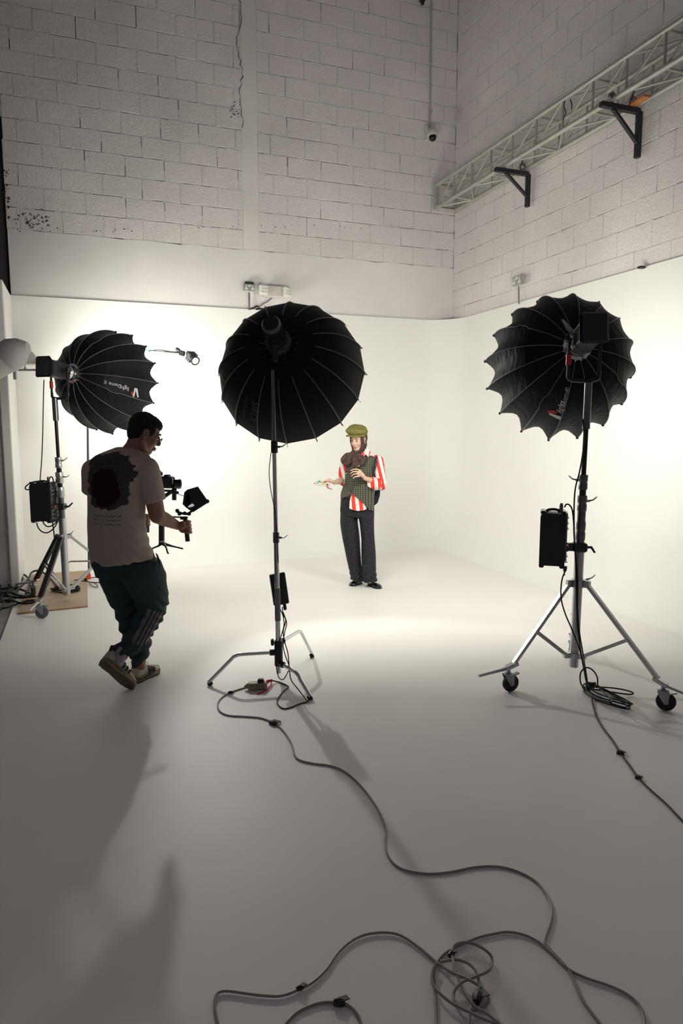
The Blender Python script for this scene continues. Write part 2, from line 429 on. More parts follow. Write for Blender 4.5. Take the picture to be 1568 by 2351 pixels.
# right wall
orr = CORN - DB*WOFF
orr = CORN + DB*0.035
RRm = Matrix((-DR, -DB, Vector((0, 0, 1)))).transposed()
wr = MB(); wr.box(CORN + DR*6 + DB*(0.035+0.10) + Vector((0, 0, 4.0)), (12.4, 0.1, 8.0), RRm)
wall_right = struct(wr.build('wall_right', M['gap']))
zt2 = WR(1483, 446).z; ZR0 = zt2 - BH*round((zt2-3.0)/BH)
RLEN = 4.9
c2 = block_wall(wall_right, orr + DR*(-0.03), DR, -DB, RLEN, ZR0, 7.4, [], 0.12, 9, lambda z, x, r: (0.20 if z < 5.0 else 0.10) + (0.25 if r.random() < 0.15 else -0.08))
pr = MB(); pr.box(orr + DR*((RLEN+12.2)/2) + DB*0.02 + Vector((0, 0, 4.0)), (12.2-RLEN-0.03, 0.045, 8.0), RRm)
pr.build('plaster_face', M['plaster'], wall_right)
print('blocks', c1, c2, 'LEN', LEN, 'ZB0', ZB0, ZR0, h0, h1, 'BL', BL, 'CORN', CORN)

# chipped paint and a ragged crack, marks on the back wall
rn = random.Random(21); ch = MB()
def chip(px, py, r, off=-0.033):
    c = WB(px, py, off); n = rn.randint(5, 8); pts = []
    for k in range(n):
        a = 2*PI*k/n; q = r*rn.uniform(.4, 1.2); pts.append(c + DB*q*math.cos(a)*rn.uniform(.8, 1.6) + Vector((0, 0, q*math.sin(a))))
    ch.prism(pts, DR*0.0, DR*0.004)
for k in range(46): chip(rn.gauss(68, 22), rn.gauss(503, 9), rn.uniform(.004, .014))
for k in range(30): chip(rn.uniform(30, 330), 528+rn.uniform(-5, 5), rn.uniform(.003, .009), 0.002)
for k in range(26): chip(rn.uniform(450, 1000), 522+rn.uniform(-6, 4), rn.uniform(.003, .008), 0.0)
for k in range(16): chip(rn.uniform(10, 22), rn.uniform(380, 480), rn.uniform(.006, .016))
for k in range(18): chip(rn.gauss(540, 5), rn.gauss(255, 14), rn.uniform(.004, .010))
o = ch.build('chipped_paint', M['gap'], wall_back); o['kind'] = 'stuff'
ck = MB(); p = []
for y in range(-40, 300, 9): p.append(WB(549+4*math.sin(y*.05)+rn.uniform(-3, 3)+ (5 if y > 150 else 0), y, -0.031))
ck.tube(p, [rn.uniform(.002, .009) for _ in p], 5, flat=.5); o = ck.build('crack', M['gap'], wall_back)
# ---------------------------------------------------------------- softboxes
def fabric(name, col):
    m = bpy.data.materials.new(name); m.use_nodes = True; nt = m.node_tree; b = nt.nodes['Principled BSDF']
    b.inputs['Base Color'].default_value = col; b.inputs['Roughness'].default_value = 0.55; b.inputs['Specular IOR Level'].default_value = 0.16
    tc = nt.nodes.new('ShaderNodeTexCoord'); n = nt.nodes.new('ShaderNodeTexNoise'); n.inputs['Scale'].default_value = 9; n.inputs['Detail'].default_value = 5
    mp = nt.nodes.new('ShaderNodeMapping'); mp.inputs['Scale'].default_value = (3, 3, 0.8)
    nt.links.new(tc.outputs['Object'], mp.inputs['Vector']); nt.links.new(mp.outputs['Vector'], n.inputs['Vector'])
    bp = nt.nodes.new('ShaderNodeBump'); bp.inputs['Strength'].default_value = 0.5; bp.inputs['Distance'].default_value = 0.02
    nt.links.new(n.outputs['Fac'], bp.inputs['Height']); nt.links.new(bp.outputs['Normal'], b.inputs['Normal'])
    return m
M['sb_black'] = fabric('softbox_cloth', (0.007, 0.010, 0.013, 1))
M['sb_black2'] = mat('umbrella_cloth', (0.006, 0.010, 0.009, 1), 0.6, spec=0.12)
M['sb_silver'] = mat('silver_lining', (0.55, 0.56, 0.58, 1), 0.35, 0.6)
M['rib_grey'] = mat('rib_piping', (0.13, 0.155, 0.165, 1), 0.45)
M['rib_dark'] = mat('rib_pocket', (0.075, 0.10, 0.105, 1), 0.5)
M['diffuser'] = mat('diffuser_cloth', (0.85, 0.85, 0.82, 1), 0.8, emit=(1.0, 0.975, 0.87, 1), estr=6.0)
M['print_white'] = mat('print_white', (0.62, 0.60, 0.58, 1), 0.6)
M['print_grey'] = mat('print_grey', (0.075, 0.08, 0.08, 1), 0.6)
M['print_red'] = mat('print_red', (0.55, 0.03, 0.02, 1), 0.6)
def text_mesh(body, size):
    c = bpy.data.curves.new('t', 'FONT'); c.body = body; c.size = size; c.resolution_u = 2
    o = bpy.data.objects.new('t', c); C.objects.link(o)
    dg = bpy.context.evaluated_depsgraph_get(); dg.update()
    me = bpy.data.meshes.new_from_object(o.evaluated_get(dg))
    v = [tuple(q.co[:2]) for q in me.vertices]; f = [tuple(p.vertices) for p in me.polygons]
    bpy.data.objects.remove(o); bpy.data.curves.remove(c); bpy.data.meshes.remove(me)
    return v, f
def project(p):
    d = Vector(p)-Vector((0, 0, CH)); yc = d.y*cp - d.z*sp; zc = d.y*sp + d.z*cp
    return 784 + FPX*d.x/yc, 1175.5 - FPX*zc/yc
def softbox(key, label, N, star, tmax, phase, style, texts):
    s = SB[key]; H, A, R, L = s['hub'], s['axis'], s['R'], s['L']
    F = frame(A); x, y = F.col[0].copy(), F.col[1].copy()
    th = PI/2*tmax; r0 = 0.075
    def rh(t):
        return r0 + (R-r0)*math.sin(t*th)/math.sin(th), L*(1-math.cos(t*th))/(1-math.cos(th))
    rip = random.Random(len(key))
    def S(t, ang, off=0.0):
        r, h = rh(t); k = (ang-phase)/(2*PI/N); fr = k-math.floor(k); w = math.sin(PI*fr)
        if style != 'dome': r *= (math.cos(PI/N)/math.cos(2*PI/N*(fr-.5)) if t > .15 else 1)
        r = r*(1 - star*w*(t**1.3)) + off; h = h - star*0.9*w*R*(t**4)
        if style == 'dome':
            r += 0.0035*w*math.sin(t*52+math.floor(k)*1.7)*math.sin(PI*t)**.7*(0.6+0.4*math.sin(ang*5+1))
        return H + x*r*math.cos(ang) + y*r*math.sin(ang) + A*h
    root = thing('softbox', H, label, 'softbox', 'softboxes on stands')
    nt_, na_ = 22, 6
    for i in range(N):
        mb = MB(); vs = []; a0 = phase + 2*PI*i/N
        for lay in (0, 1):
            for a in range(na_+1):
                for t in range(nt_+1): vs.append(S(t/nt_, a0 + 2*PI/N*a/na_, -0.004*lay))
        n1 = (na_+1)*(nt_+1); fs = []; mi = []
        for a in range(na_):
            for t in range(nt_):
                q = a*(nt_+1)+t; fs.append((q, q+1, q+nt_+2, q+nt_+1)); mi.append(0)
                fs.append(tuple(n1+k for k in (q+nt_+1, q+nt_+2, q+1, q))); mi.append(1)
            q = a*(nt_+1)+nt_; fs.append((q, n1+q, n1+q+nt_+1, q+nt_+1)); mi.append(0)
            q = a*(nt_+1); fs.append((q+nt_+1, n1+q+nt_+1, n1+q, q)); mi.append(0)
        mb.v = vs; mb.f = fs; mb.mi = mi
        mb.build('panel', [M['sb_black'] if style == 'dome' else M['sb_black2'], M['sb_silver']], root, smooth=True, ang=60)
        rb = MB()
        ts = [(k/26) for k in range(27)] if style == 'dome' else [0.26+0.74*k/20 for k in range(21)]
        kink = style == 'dome' and i % 4 == 1
        pts = []
        for t in ts:
            p = S(t, a0, 0.003)
            if kink and 0.42 < t < 0.52: p = p + (x*math.cos(a0+.2)+y*math.sin(a0+.2))*0.0 + (y*math.cos(a0)-x*math.sin(a0))*0.012
            pts.append(p)
        if style == 'dome': rb.tube(pts, 0.0032, 6)
        else: rb.tube(pts, [0.006]*len(pts), 8, flat=0.7)
        rb.build('rib', M['rib_grey'] if style == 'dome' else M['rib_dark'], root, smooth=True)
        tip = MB()
        if style == 'dome':
            p = S(1, a0, 0.0); rd = x*math.cos(a0)+y*math.sin(a0)
            tip.box(p - A*0.008 + rd*0.001, (0.016, 0.02, 0.022), frame(A, rd), bev=0.004); tip.build('rib_tip', M['sb_black'], root)
        else:
            p = S(1, a0, 0.0); rd = x*math.cos(a0)+y*math.sin(a0); tg = (S(1, a0)-S(.95, a0)).normalized()
            tip.tube([p-tg*0.02, p+tg*0.012, p+tg*0.03+rd*0.004], [0.0045, 0.0045, 0.004], 7)
            tip.cyl(p+tg*0.026-rd*0.012, p+tg*0.026+rd*0.012, 0.003, n=6); tip.build('rib_tip', M['chrome'] if i % 3 == 0 else M['black'], root, smooth=True)
    # front diffuser, hub ring
    d = MB(); n = 48; ring = []
    for k in range(n):
        a = phase + 2*PI*k/n; ring.append((a, 0.97))
    pts = [H + A*(L*0.985)] ; vs = [H + A*(L+0.005)]
    for rr in (0.33, 0.66, 1.0):
        for a, t in ring:
            e = S(t, a, -0.012); c = H + A*(L+0.005); vs.append(c + (e-c)*rr)
    fs = [(0, 1+k, 1+(k+1) % n) for k in range(n)]
    for q in (0, 1):
        for k in range(n): fs.append((1+q*n+k, 1+(q+1)*n+k, 1+(q+1)*n+(k+1) % n, 1+q*n+(k+1) % n))
    d.add(vs, fs); d.build('diffuser', M['diffuser'], root, smooth=True)
    if style == 'dome':
        hb = MB(); hb.lathe([(0.070, -0.035), (0.092, -0.03), (0.094, 0.012), (0.088, 0.02), (0.074, 0.02), (0.070, -0.035)], H, A, 28, caps=False)
        for k in range(N): a = phase+2*PI*k/N; hb.ell(H + (x*math.cos(a)+y*math.sin(a))*0.088 - A*0.012, 0.009, n=7, m=5)
        hb.build('speed_ring', M['chrome'], root, smooth=True)
        bp_ = MB(); bp_.lathe([(0, 0.004), (0.088, 0.004), (0.088, 0.010), (0, 0.010)], H, A, 24, caps=False); bp_.build('glow_stop_plate', M['black'], root)  # disc added to keep the diffuser glow from escaping through the hub
        ho = MB(); ho.lathe([(0.094, 0.0), (0.099, 0.02), (0.11, 0.026), (0.088, 0.03)], H, A, 28, caps=False); ho.build('hub_collar', M['black'], root, smooth=True)
    else:
        hb = MB(); hb.lathe([(0.065, -0.07), (0.083, -0.05), (0.088, 0.0), (0.10, 0.02), (0.080, 0.03), (0.065, -0.07)], H, A, 28, caps=False)
        hb.build('hub', M['black'], root, smooth=True)
        kb = MB()
        for k in range(N):
            a = phase+2*PI*k/N; rd = x*math.cos(a)+y*math.sin(a)
            kb.cyl(H+rd*0.085-A*0.01, H+rd*0.115-A*0.016, 0.006, n=6); kb.ell(H+rd*0.118-A*0.016, 0.009, n=7, m=5)
        q = kb.build('rib_pivots', M['black_gloss'], root, smooth=True); q['kind'] = 'stuff'
        # loose cloth collar behind the hub
    # print, laid on the cloth
    for (body, px, py, size, m, dirn, nm) in texts:
        best = None
        for ti in range(10, 60):
            for ai in range(0, 360, 1):
                t = ti/60; a = math.radians(ai); w = S(t, a); nrm_ = (x*math.cos(a)+y*math.sin(a))
                if nrm_.dot(w-Vector((0,0,CH))) > 0.25: pass
                q = project(w); dd = (q[0]-px)**2+(q[1]-py)**2
                if nrm_.y < 0 or True:
                    # keep the side facing the camera
                    nv = (S(t, a, 0.01)-w); tv = (S(min(1, t+.01), a)-w).cross(S(t, a+.01)-w)
                    if tv.dot(nv) < 0: tv = -tv
                    if tv.dot(w-Vector((0, 0, CH))) > 0: continue
                if best is None or dd < best[0]: best = (dd, t, a)
        _, t0, a0 = best
        v, f = (text_mesh(body, size) if isinstance(body, str) else body)
        wd = (max(q[0] for q in v)+min(q[0] for q in v))/2
        # arc length steps
        dt = 0.01; dl = (S(t0+dt, a0)-S(t0-dt, a0)).length/(2*dt); r_ = rh(t0)[0]
        vs = []
        for (tx, ty) in v:
            tx -= wd
            t = t0 + dirn*tx/dl; rr = rh(min(max(t, 0.02), 1))[0]
            # seen from outside, text 'up' lies counter-clockwise of its reading direction
            a = a0 - dirn*ty/rr
            vs.append(S(t, a, 0.0035))
        tm = MB(); tm.add(vs, f); to = tm.build(nm, m, root); 
    return root, S
def logo_a(sz):   # tall slanted two-stroke letter: white stroke and (separately) red stroke
    w = [(0.0, 0.0), (0.22, 0.0), (0.62, 1.0), (0.40, 1.0)]
    return [(p[0]*sz*0.9, p[1]*sz) for p in w]
def quadm(pts): return (pts, [tuple(range(len(pts)))])
ws = 0.085
lg_white = quadm([(0.030, 0.0), (0.062, 0.0), (0.040, 0.085), (0.022, 0.085)])
lg_red = quadm([(-0.014, 0.085), (0.004, 0.085), (0.026, 0.045), (0.014, 0.018)])
lg_white2 = quadm([(-0.036, 0.0), (-0.018, 0.0), (0.006, 0.085), (-0.012, 0.085)])
dome_arc = (lambda: ([(0.030*math.cos(a)*r, 0.030*math.sin(a)*r) for a in [PI*k/10 for k in range(11)] for r in (1.0, 0.86)], [(2*k, 2*k+2, 2*k+3, 2*k+1) for k in range(10)]))()
sbl, SL = softbox('left', 'black sixteen-rib softbox with white script lettering, beside the left wing wall above the walking man', 16, 0.10, 1.0, 0.02, 'dome',
  [('light', 284, 886, 0.060, M['print_white'], -1, 'lettering'), ('Dome', 262, 880, 0.050, M['print_white'], -1, 'lettering'), ('II', 241, 874, 0.050, M['print_white'], -1, 'lettering'),
   (lg_white, 312, 891, 1, M['print_white'], -1, 'emblem'), (lg_white2, 307, 890, 1, M['print_white'], -1, 'emblem'), (lg_red, 304, 894, 1, M['print_red'], -1, 'emblem')])
sbc, SC_ = softbox('centre', 'round black umbrella softbox with metal rib tips, on the chrome stand in the middle', 16, 0.0, 0.80, 0.0, 'umbrella',
  [('SIRUI', 577, 940, 0.078, M['print_grey'], 1, 'lettering'), ('QUICK SOFTBOX', 561, 932, 0.024, M['print_grey'], 1, 'lettering')])
sbr, SR_ = softbox('right', 'black scalloped softbox with white script lettering, on the rolling stand at the right', 16, 0.125, 1.0, 0.12, 'dome',
  [('light', 1292, 937, 0.060, M['print_white'], -1, 'lettering'), ('Dome', 1303, 914, 0.050, M['print_white'], -1, 'lettering'), ('II', 1309, 896, 0.050, M['print_white'], -1, 'lettering'),
   (lg_white, 1288, 960, 1, M['print_white'], -1, 'emblem'), (lg_red, 1285, 955, 1, M['print_red'], -1, 'emblem')])
# ---------------------------------------------------------------- lamp heads
def lamp(key, label, big=True, strip=None):
    s = SB[key]; A = s['axis']; c = LAMP[key]; F = frame(A)   # columns: x, y, A
    root = thing('studio_lamp', c, label, 'lamp', 'lamps behind the softboxes')
    X, Y_ = F.col[0].copy(), F.col[1].copy()
    GS = 1 if X.x > 0 else -1
    if big:
        b = MB(); b.box(c - A*0.03, (0.125, 0.145, 0.25), F, bev=0.016); b.build('housing', M['black'], root)
        f = MB(); f.lathe([(0.062, 0.09), (0.068, 0.10), (0.068, 0.17), (0.06, 0.19)], c, A, 24); f.build('mount', M['chrome'], root, smooth=True)
        r = MB(); r.box(c - A*0.185, (0.17, 0.19, 0.06), F, taper=0.86, bev=0.014); r.build('rear_grip', M['black_gloss'], root)
        v = MB()
        for k in range(7): v.box(c - A*(0.10-0.022*k) + X*0.064, (0.004, 0.09, 0.006), F)
        v.build('vents', M['rubber'], root)
        yk = MB(); zz = Vector((0, 0, 1)); side = X
        for sgn in (1, -1):
            yk.tube([c + side*sgn*0.085, c + side*sgn*0.095 - zz*0.03, c + side*sgn*0.095 - zz*0.225], 0.011, 8)
        yk.tube(smooth_path([c + side*0.095 - zz*0.205, c + side*0.085 - zz*0.252, c - zz*0.262, c - side*0.085 - zz*0.252, c - side*0.095 - zz*0.205], 4), 0.013, 8)
        yo = yk.build('yoke', M['black'], root, smooth=True)
        g = MB(); g.cyl(c - side*GS*0.095 - zz*0.10, c - side*GS*0.095 - zz*0.165, 0.0165, n=12); g.build('grip_band', M['red'], yo, smooth=True)
        kn = MB(); 
        for sgn in (1, -1): kn.lathe([(0.0, 0.0), (0.026, 0.0), (0.028, 0.012), (0.02, 0.02), (0, 0.02)], c + side*sgn*0.098, side*sgn, 12, caps=False)
        kn.build('tilt_knob', M['black_gloss'], yo, smooth=True)
        if strip:
            t = text_mesh('600', 0.052); tm = MB(); side2 = -X if X.dot(c-Vector((0,0,CH))) > 0 else X
            # lettering on the flank that faces the camera
            tm.add([c + X*0.0648 - A*(-0.045+0.0) + A*(q[0]-0.09) + Y_*(q[1]+0.01) for q in t[0]], t[1]); tm.build('lettering', M['print_white'], root)
            st = MB(); st.box(c + X*0.064 + A*0.045 + Y_*0.02, (0.003, 0.05, 0.045), F); st.build('label_plate', M['steel'], root)
    else:
        b = MB(); b.lathe([(0.0, -0.15), (0.05, -0.15), (0.06, -0.13), (0.062, 0.06), (0.055, 0.10), (0, 0.10)], c, A, 24, caps=False); b.build('housing', M['black'], root, smooth=True)
        v = MB()
        for k in range(8): v.lathe([(0.060, -0.12+k*0.018), (0.0655, -0.118+k*0.018), (0.0655, -0.11+k*0.018), (0.060, -0.108+k*0.018)], c, A, 20, caps=False)
        v.build('cooling_fins', M['black_gloss'], root, smooth=True)
        yk = MB(); zz = Vector((0, 0, 1)); yk.box(c - zz*0.10, (0.035, 0.03, 0.14), bev=0.006); yk.build('tilt_bracket', M['black'], root)
        h = MB(); h.tube([c - zz*0.09 + Vector((0.02, 0, 0)), c - zz*0.10 + Vector((0.07, -0.01, 0))], 0.006, 7); h.build('tilt_lever', M['black_gloss'], root)
        cl = MB(); cl.lathe([(0.055, -0.01), (0.064, 0.01), (0.08, 0.03), (0.064, 0.03)], c + A*0.07, A, 24, caps=False); cl.build('hub_clamp', M['black'], root, smooth=True)
    return root
lamp('left', 'black lamp head with red yoke grip, on the left rolling stand', True, True)
lamp('centre', 'small black finned lamp behind the umbrella softbox hub', False)
lamp('right', 'black lamp head with red yoke grip, on the right rolling stand', True)

# silver flap beside the right softbox lamp, also standing in for light leaking there
g = MB(); Yf = 4.47
ps = [P(a, b, Yf) for a, b in ((1288, 733), (1294, 733), (1312, 752), (1324, 762), (1331, 742), (1331, 758), (1327, 778), (1322, 800), (1316, 800), (1315, 775), (1308, 764), (1300, 756))]
g.prism(ps, Vector((0, 0, 0)), Vector((0.004, 0.01, 0))); g.build('flap_with_light_leak', M['sb_silver'], sbr)
# ---------------------------------------------------------------- rolling stands
def lever(p, d, root, m=None, big=1.0):
    d = Vector(d).normalized(); mb = MB()
    mb.cyl(p, p+d*0.022*big, 0.008*big, n=8)
    q = p + d*0.022*big; up = Vector((0, 0, 1))
    mb.tube([q - d*0.004, q + d*0.022*big + up*0.004, q + d*0.045*big + up*0.022*big], [0.010*big, 0.008*big, 0.0055*big], 7, flat=0.6)
    return mb.build('lever', m or M['steel'], root, smooth=True)
def roller_stand(label, base, top, wheels, yaws, seg, taper=None, ext=(0.16,)*3, dark=False):
    root = thing('light_stand', base, label, 'light stand', 'rolling light stands')
    top = Vector(top); base = Vector(base); zt, zb = seg['leg'], seg['brace']
    def at(z): return base + (top-base)*(z/top.z)
    # tubes: list of (z0, z1, radius)
    for z0, z1, r, m in seg['tubes']:
        t = MB(); t.lathe([(0, 0), (r, 0), (r, (z1-z0)), (0, (z1-z0))], at(z0), top-base, 18, caps=False); t.build('tube', m, root, smooth=True)
    for z, h, r, ld, m in seg['collars']:
        t = MB(); t.lathe([(0, 0), (r*.94, 0), (r, 0.006), (r, h*.42), (r*.9, h*.46), (r*.9, h*.54), (r, h*.58), (r, h-0.005), (r*.94, h), (0, h)], at(z), top-base, 18, caps=False)
        co = t.build('collar', m, root, smooth=True)
        if ld is not None: lever(at(z+h*0.6)+Vector(ld).normalized()*r*.9, ld, co)
    for nm, z, hh, rr in (('leg_collar', zt, 0.05, 0.045), ('brace_collar', zb, 0.035, 0.042)):
        t = MB(); t.lathe([(rr*.75, -hh/2), (rr, -hh/2), (rr, hh/2), (rr*.75, hh/2)], at(z), (0, 0, 1), 14)
        for w in wheels:
            d = (Vector((w[0], w[1], 0))-Vector((base.x, base.y, 0))).normalized()
            t.box(at(z)+d*(rr+0.012), (0.05, 0.034, hh*.9), Matrix((d, Vector((-d.y, d.x, 0)), Vector((0, 0, 1)))).transposed(), bev=0.004)
        t.build(nm, M['steel'], root)
    lever(at(zt+0.02)+Vector((0.05, 0, 0)), (1, -.2, 0.3), root, M['steel'], 0.9)
    for k, w in enumerate(wheels):
        w = Vector((w[0], w[1], 0)); d = (w-Vector((base.x, base.y, 0))).normalized(); perp = Vector((-d.y, d.x, 0))
        hi = at(zt) + d*0.062; lo = w - d*0.035 + Vector((0, 0, 0.185))
        ax = (lo-hi).normalized(); up = perp.cross(ax)
        lg = MB(); lg.box((hi+lo)/2, ((0.046 if dark and k < 2 else 0.034), (0.034 if dark and k < 2 else 0.022), (lo-hi).length), Matrix((perp, up, ax)).transposed(), bev=0.003)
        L = lg.build('leg', M['steel'] if not (dark and k < 2) else M['black'], root)
        mid = hi.lerp(lo, 0.60); bl_ = at(zb) + d*0.055
        br = MB(); bx = (bl_-mid).normalized(); bu = perp.cross(bx)
        for sg in (1, -1): br.box((mid+bl_)/2 + perp*0.019*sg, (0.004, 0.020, (bl_-mid).length), Matrix((perp, bu, bx)).transposed())
        br.cyl(mid - perp*0.026, mid + perp*0.026, 0.006, n=8)
        br.build('brace', M['steel'], root)
        # foot socket and levelling bar
        ft = MB(); yw = yaws[k]; fd = Vector((math.cos(yw), math.sin(yw), 0)); fp = Vector((-fd.y, fd.x, 0))
        ft.box(w - d*0.02 + Vector((0, 0, 0.172)), (0.09, 0.044, 0.026), Matrix((d, perp, Vector((0, 0, 1)))).transposed() @ Matrix.Rotation(0.35, 3, 'Y'), bev=0.004)
        ft.tube([w + Vector((0, 0, 0.160)), w + d*0.05 + Vector((0, 0, 0.150)), w + d*(0.05+ext[k]) + Vector((0, 0, 0.125))], [0.017, 0.013, 0.011], 8, flat=0.8)
        ft.cyl(w - d*0.035 - perp*0.03 + Vector((0, 0, 0.19)), w - d*0.035 + perp*0.03 + Vector((0, 0, 0.19)), 0.006, n=8)
        ft.build('foot', M['steel'], root, smooth=True)
        cs = MB(); c = w + Vector((0, 0, 0.057)); off = fd*0.018
        cs.lathe([(0.0, 0), (0.028, 0), (0.032, 0.006), (0.032, 0.014), (0.022, 0.02), (0.012, 0.022), (0.012, 0.05), (0, 0.05)], w + Vector((0, 0, 0.112)), (0, 0, 1), 14, caps=False)
        for sg in (1, -1):
            pl_ = [w + fp*0.020*sg + fd*u + Vector((0, 0, z)) for u, z in ((-0.034, 0.12), (0.034, 0.12), (0.034+0.018*0, 0.10), (0.030, 0.045), (0.010, 0.042), (-0.02, 0.085))]
            cs.prism(pl_, fp*0.0015, -fp*0.0015)
        cs.cyl(c + off - fp*0.026, c + off + fp*0.026, 0.007, n=8)
        co = cs.build('caster', M['zinc'], root)
        wh = MB(); ctr = c + off*1.0
        wh.lathe([(0.012, -0.014), (0.044, -0.014), (0.055, -0.010), (0.057, 0), (0.055, 0.010), (0.044, 0.014), (0.012, 0.014)], ctr, fp, 24)
        wh.build('wheel', M['rubber'] if k != seg.get('greywheel', -1) else mat('grey_rubber', (0.10, 0.10, 0.105, 1), 0.5), co, smooth=True)
        bk = MB(); bk.box(w + fd*0.052 + Vector((0, 0, 0.112)), (0.05, 0.032, 0.008), Matrix((fd, fp, Vector((0, 0, 1)))).transposed() @ Matrix.Rotation(-0.3, 3, 'Y'), bev=0.002)
        bk.build('brake_pedal', M['zinc'], co)
    return root, at
dk = M['black_gloss']; stl = M['steel']; chm = M['chrome']
RB0 = Vector((1.53, 4.40, 0)); RTOP = Vector((1.548, 4.40, LAMP['right'].z-0.235))
def zat(py, Y=4.4): return P(1340, py, Y).z
M['dark_steel'] = mat('dark_steel', (0.16, 0.165, 0.175, 1), 0.3, 0.9)
rs, ratt = roller_stand('steel rolling light stand on two visible casters, at the right in front of the cyclorama', RB0, RTOP,
  [G(1166, 1588)[:2], G(1520, 1630)[:2], (1.70, 4.93)], [0.35, -0.4, 1.2],
  dict(leg=zat(1338), brace=zat(1503),
       tubes=[(zat(1530), zat(1262), 0.030, stl), (zat(1262), zat(1165), 0.026, M['dark_steel']), (zat(1165), zat(1120), 0.021, dk), (zat(1120), zat(975), 0.0155, dk), (zat(985), zat(878), 0.024, M['dark_steel'])],
       collars=[(zat(1173), 0.10, 0.030, (1, 0, 0.1), M['dark_steel']), (zat(1124), 0.095, 0.028, (-1, 0.1, 0.1), M['dark_steel']), (zat(1240), 0.12, 0.030, None, M['dark_steel'])]))
LB0 = Vector((-2.69, 6.62, 0)); LTOP = Vector((-2.705, 6.60, LAMP['left'].z-0.235))
def zl(py): return P(130, py, 6.6).z
ls, latt = roller_stand('steel rolling light stand with black tubes, standing on the plywood sheet at the left', LB0, LTOP,
  [G(92, 1420)[:2], G(78, 1372)[:2], (-2.25, 6.98)], [0.2, -1.3, 0.3],
  dict(leg=zl(1232), brace=0.12, greywheel=0,
       tubes=[(0.06, zl(1190), 0.034, stl), (zl(1190), zl(1120), 0.029, M['dark_steel']), (zl(1120), zl(1075), 0.024, dk), (zl(1075), zl(965), 0.016, dk), (zl(966), zl(914), 0.026, M['dark_steel'])],
       collars=[(zl(1109), 0.105, 0.037, (1, -.1, -0.1), stl), (zl(1074), 0.10, 0.032, (1, -.2, 0.2), stl), (zl(1142), 0.10, 0.040, None, stl)]), dark=True)
# ---------------------------------------------------------------- control packs
def pack(label, c, size, yaw, root_label, lever_pt, pole_pt, strapside=None):
    root = thing('power_pack', c, label, 'power pack', 'power packs clamped to stands')
    R = Matrix.Rotation(yaw, 3, 'Z'); sx, sy, sz = size
    def L(x, y, z): return Vector(c) + R @ Vector((x, y, z))
    b = MB(); b.prism([L(q[0]*sx/2, 0, q[1]*sz/2) for q in ((-1, -1), (1, -1), (1, .93), (.2, 1), (-.45, 1), (-.55, 1.06), (-.8, 1.06), (-1, .84))], R @ Vector((0, sy/2, 0)), R @ Vector((0, -sy/2, 0))); b.build('case', M['black'], root)
    for xx in (-1, 1):
        for zz in (-1, 1): e = MB(); e.box(L(xx*sx*.40, 0, zz*(sz/2+0.004)), (sx*.2, sy*1.03, 0.022), R, bev=0.006); e.build('corner_guard', M['black_gloss'], root)
    f = MB()
    for k in range(9):
        if 3 < k < 6: continue
        f.box(L(sx/2+0.006, 0, -sz*.42+sz*.84*k/8), (0.024, sy*.86, 0.006), R)
    f.build('cooling_fins', M['steel'], root)
    s = MB(); s.box(L(sx/2+0.004, 0, 0.02), (0.012, sy*.9, sz*.9), R); s.build('end_plate', M['dark_steel'], root)
    h = MB(); h.tube(smooth_path([L(-sx*.25, 0, sz/2), L(-sx*.22, 0, sz/2+0.014), L(0, 0, sz/2+0.020), L(sx*.2, 0, sz/2+0.014), L(sx*.24, 0, sz/2)], 4), 0.009, 8); h.build('handle', M['black_gloss'], root, smooth=True)
    k = MB(); p0 = L(sx/2, 0, -sz*.15); k.box((p0+pole_pt)/2, ((pole_pt-p0).length+0.07, 0.05, 0.05), frame_x(pole_pt-p0), bev=0.006)
    k.box(pole_pt, (0.085, 0.085, 0.06), bev=0.01)
    kk = k.build('clamp', M['black'], root)
    lv = MB(); lv.tube([pole_pt+Vector((0.04, -0.01, 0)), pole_pt+Vector((0.075, -0.01, 0)), lever_pt], [0.009, 0.009, 0.007], 8); lv.build('clamp_lever', M['black_gloss'], kk, smooth=True)
    tg = MB(); tg.box(L(sx/2+0.022, -0.012, -sz*.12), (0.006, 0.02, 0.028), R); tg.build('orange_tag', M['orange'], root)
    for xx in (sx*.30,):
        p = MB(); q = L(xx, -0.01, sz/2); p.tube([q, q+Vector((0, 0, 0.05)), q+Vector((0.002, 0, 0.062))], [0.013, 0.012, 0.008], 9); p.build('connector', M['dark_steel'], root, smooth=True)
    return root
def frame_x(v):
    x = Vector(v).normalized(); z = Vector((0, 0, 1)); y = z.cross(x).normalized(); z = x.cross(y); return Matrix((x, y, z)).transposed()
rp = P(1328, 1256, 4.40)
pack('black control pack with finned end, clamped to the pole of the right rolling stand', P(1268, 1236, 4.37), (0.155, 0.13, 0.335), -0.28, '', P(1365, 1268, 4.34), Vector((1.535, 4.40, rp.z)))
lp = P(140, 1163, 6.60)
pack('black control pack hanging on the left rolling stand above the plywood', P(101, 1152, 6.58), (0.20, 0.15, 0.36), -0.12, '', P(166, 1155, 6.55), latt(lp.z))
# carrying strap on the left pack
cable('carry_strap', [P(a, b, 6.52) for a, b in ((112, 1114), (95, 1106), (78, 1106), (62, 1114), (58, 1122), (66, 1124), (80, 1113), (96, 1108), (108, 1116))], 0.006, M['cable_black'], 'black webbing carry strap looped over the left control pack', 'strap')
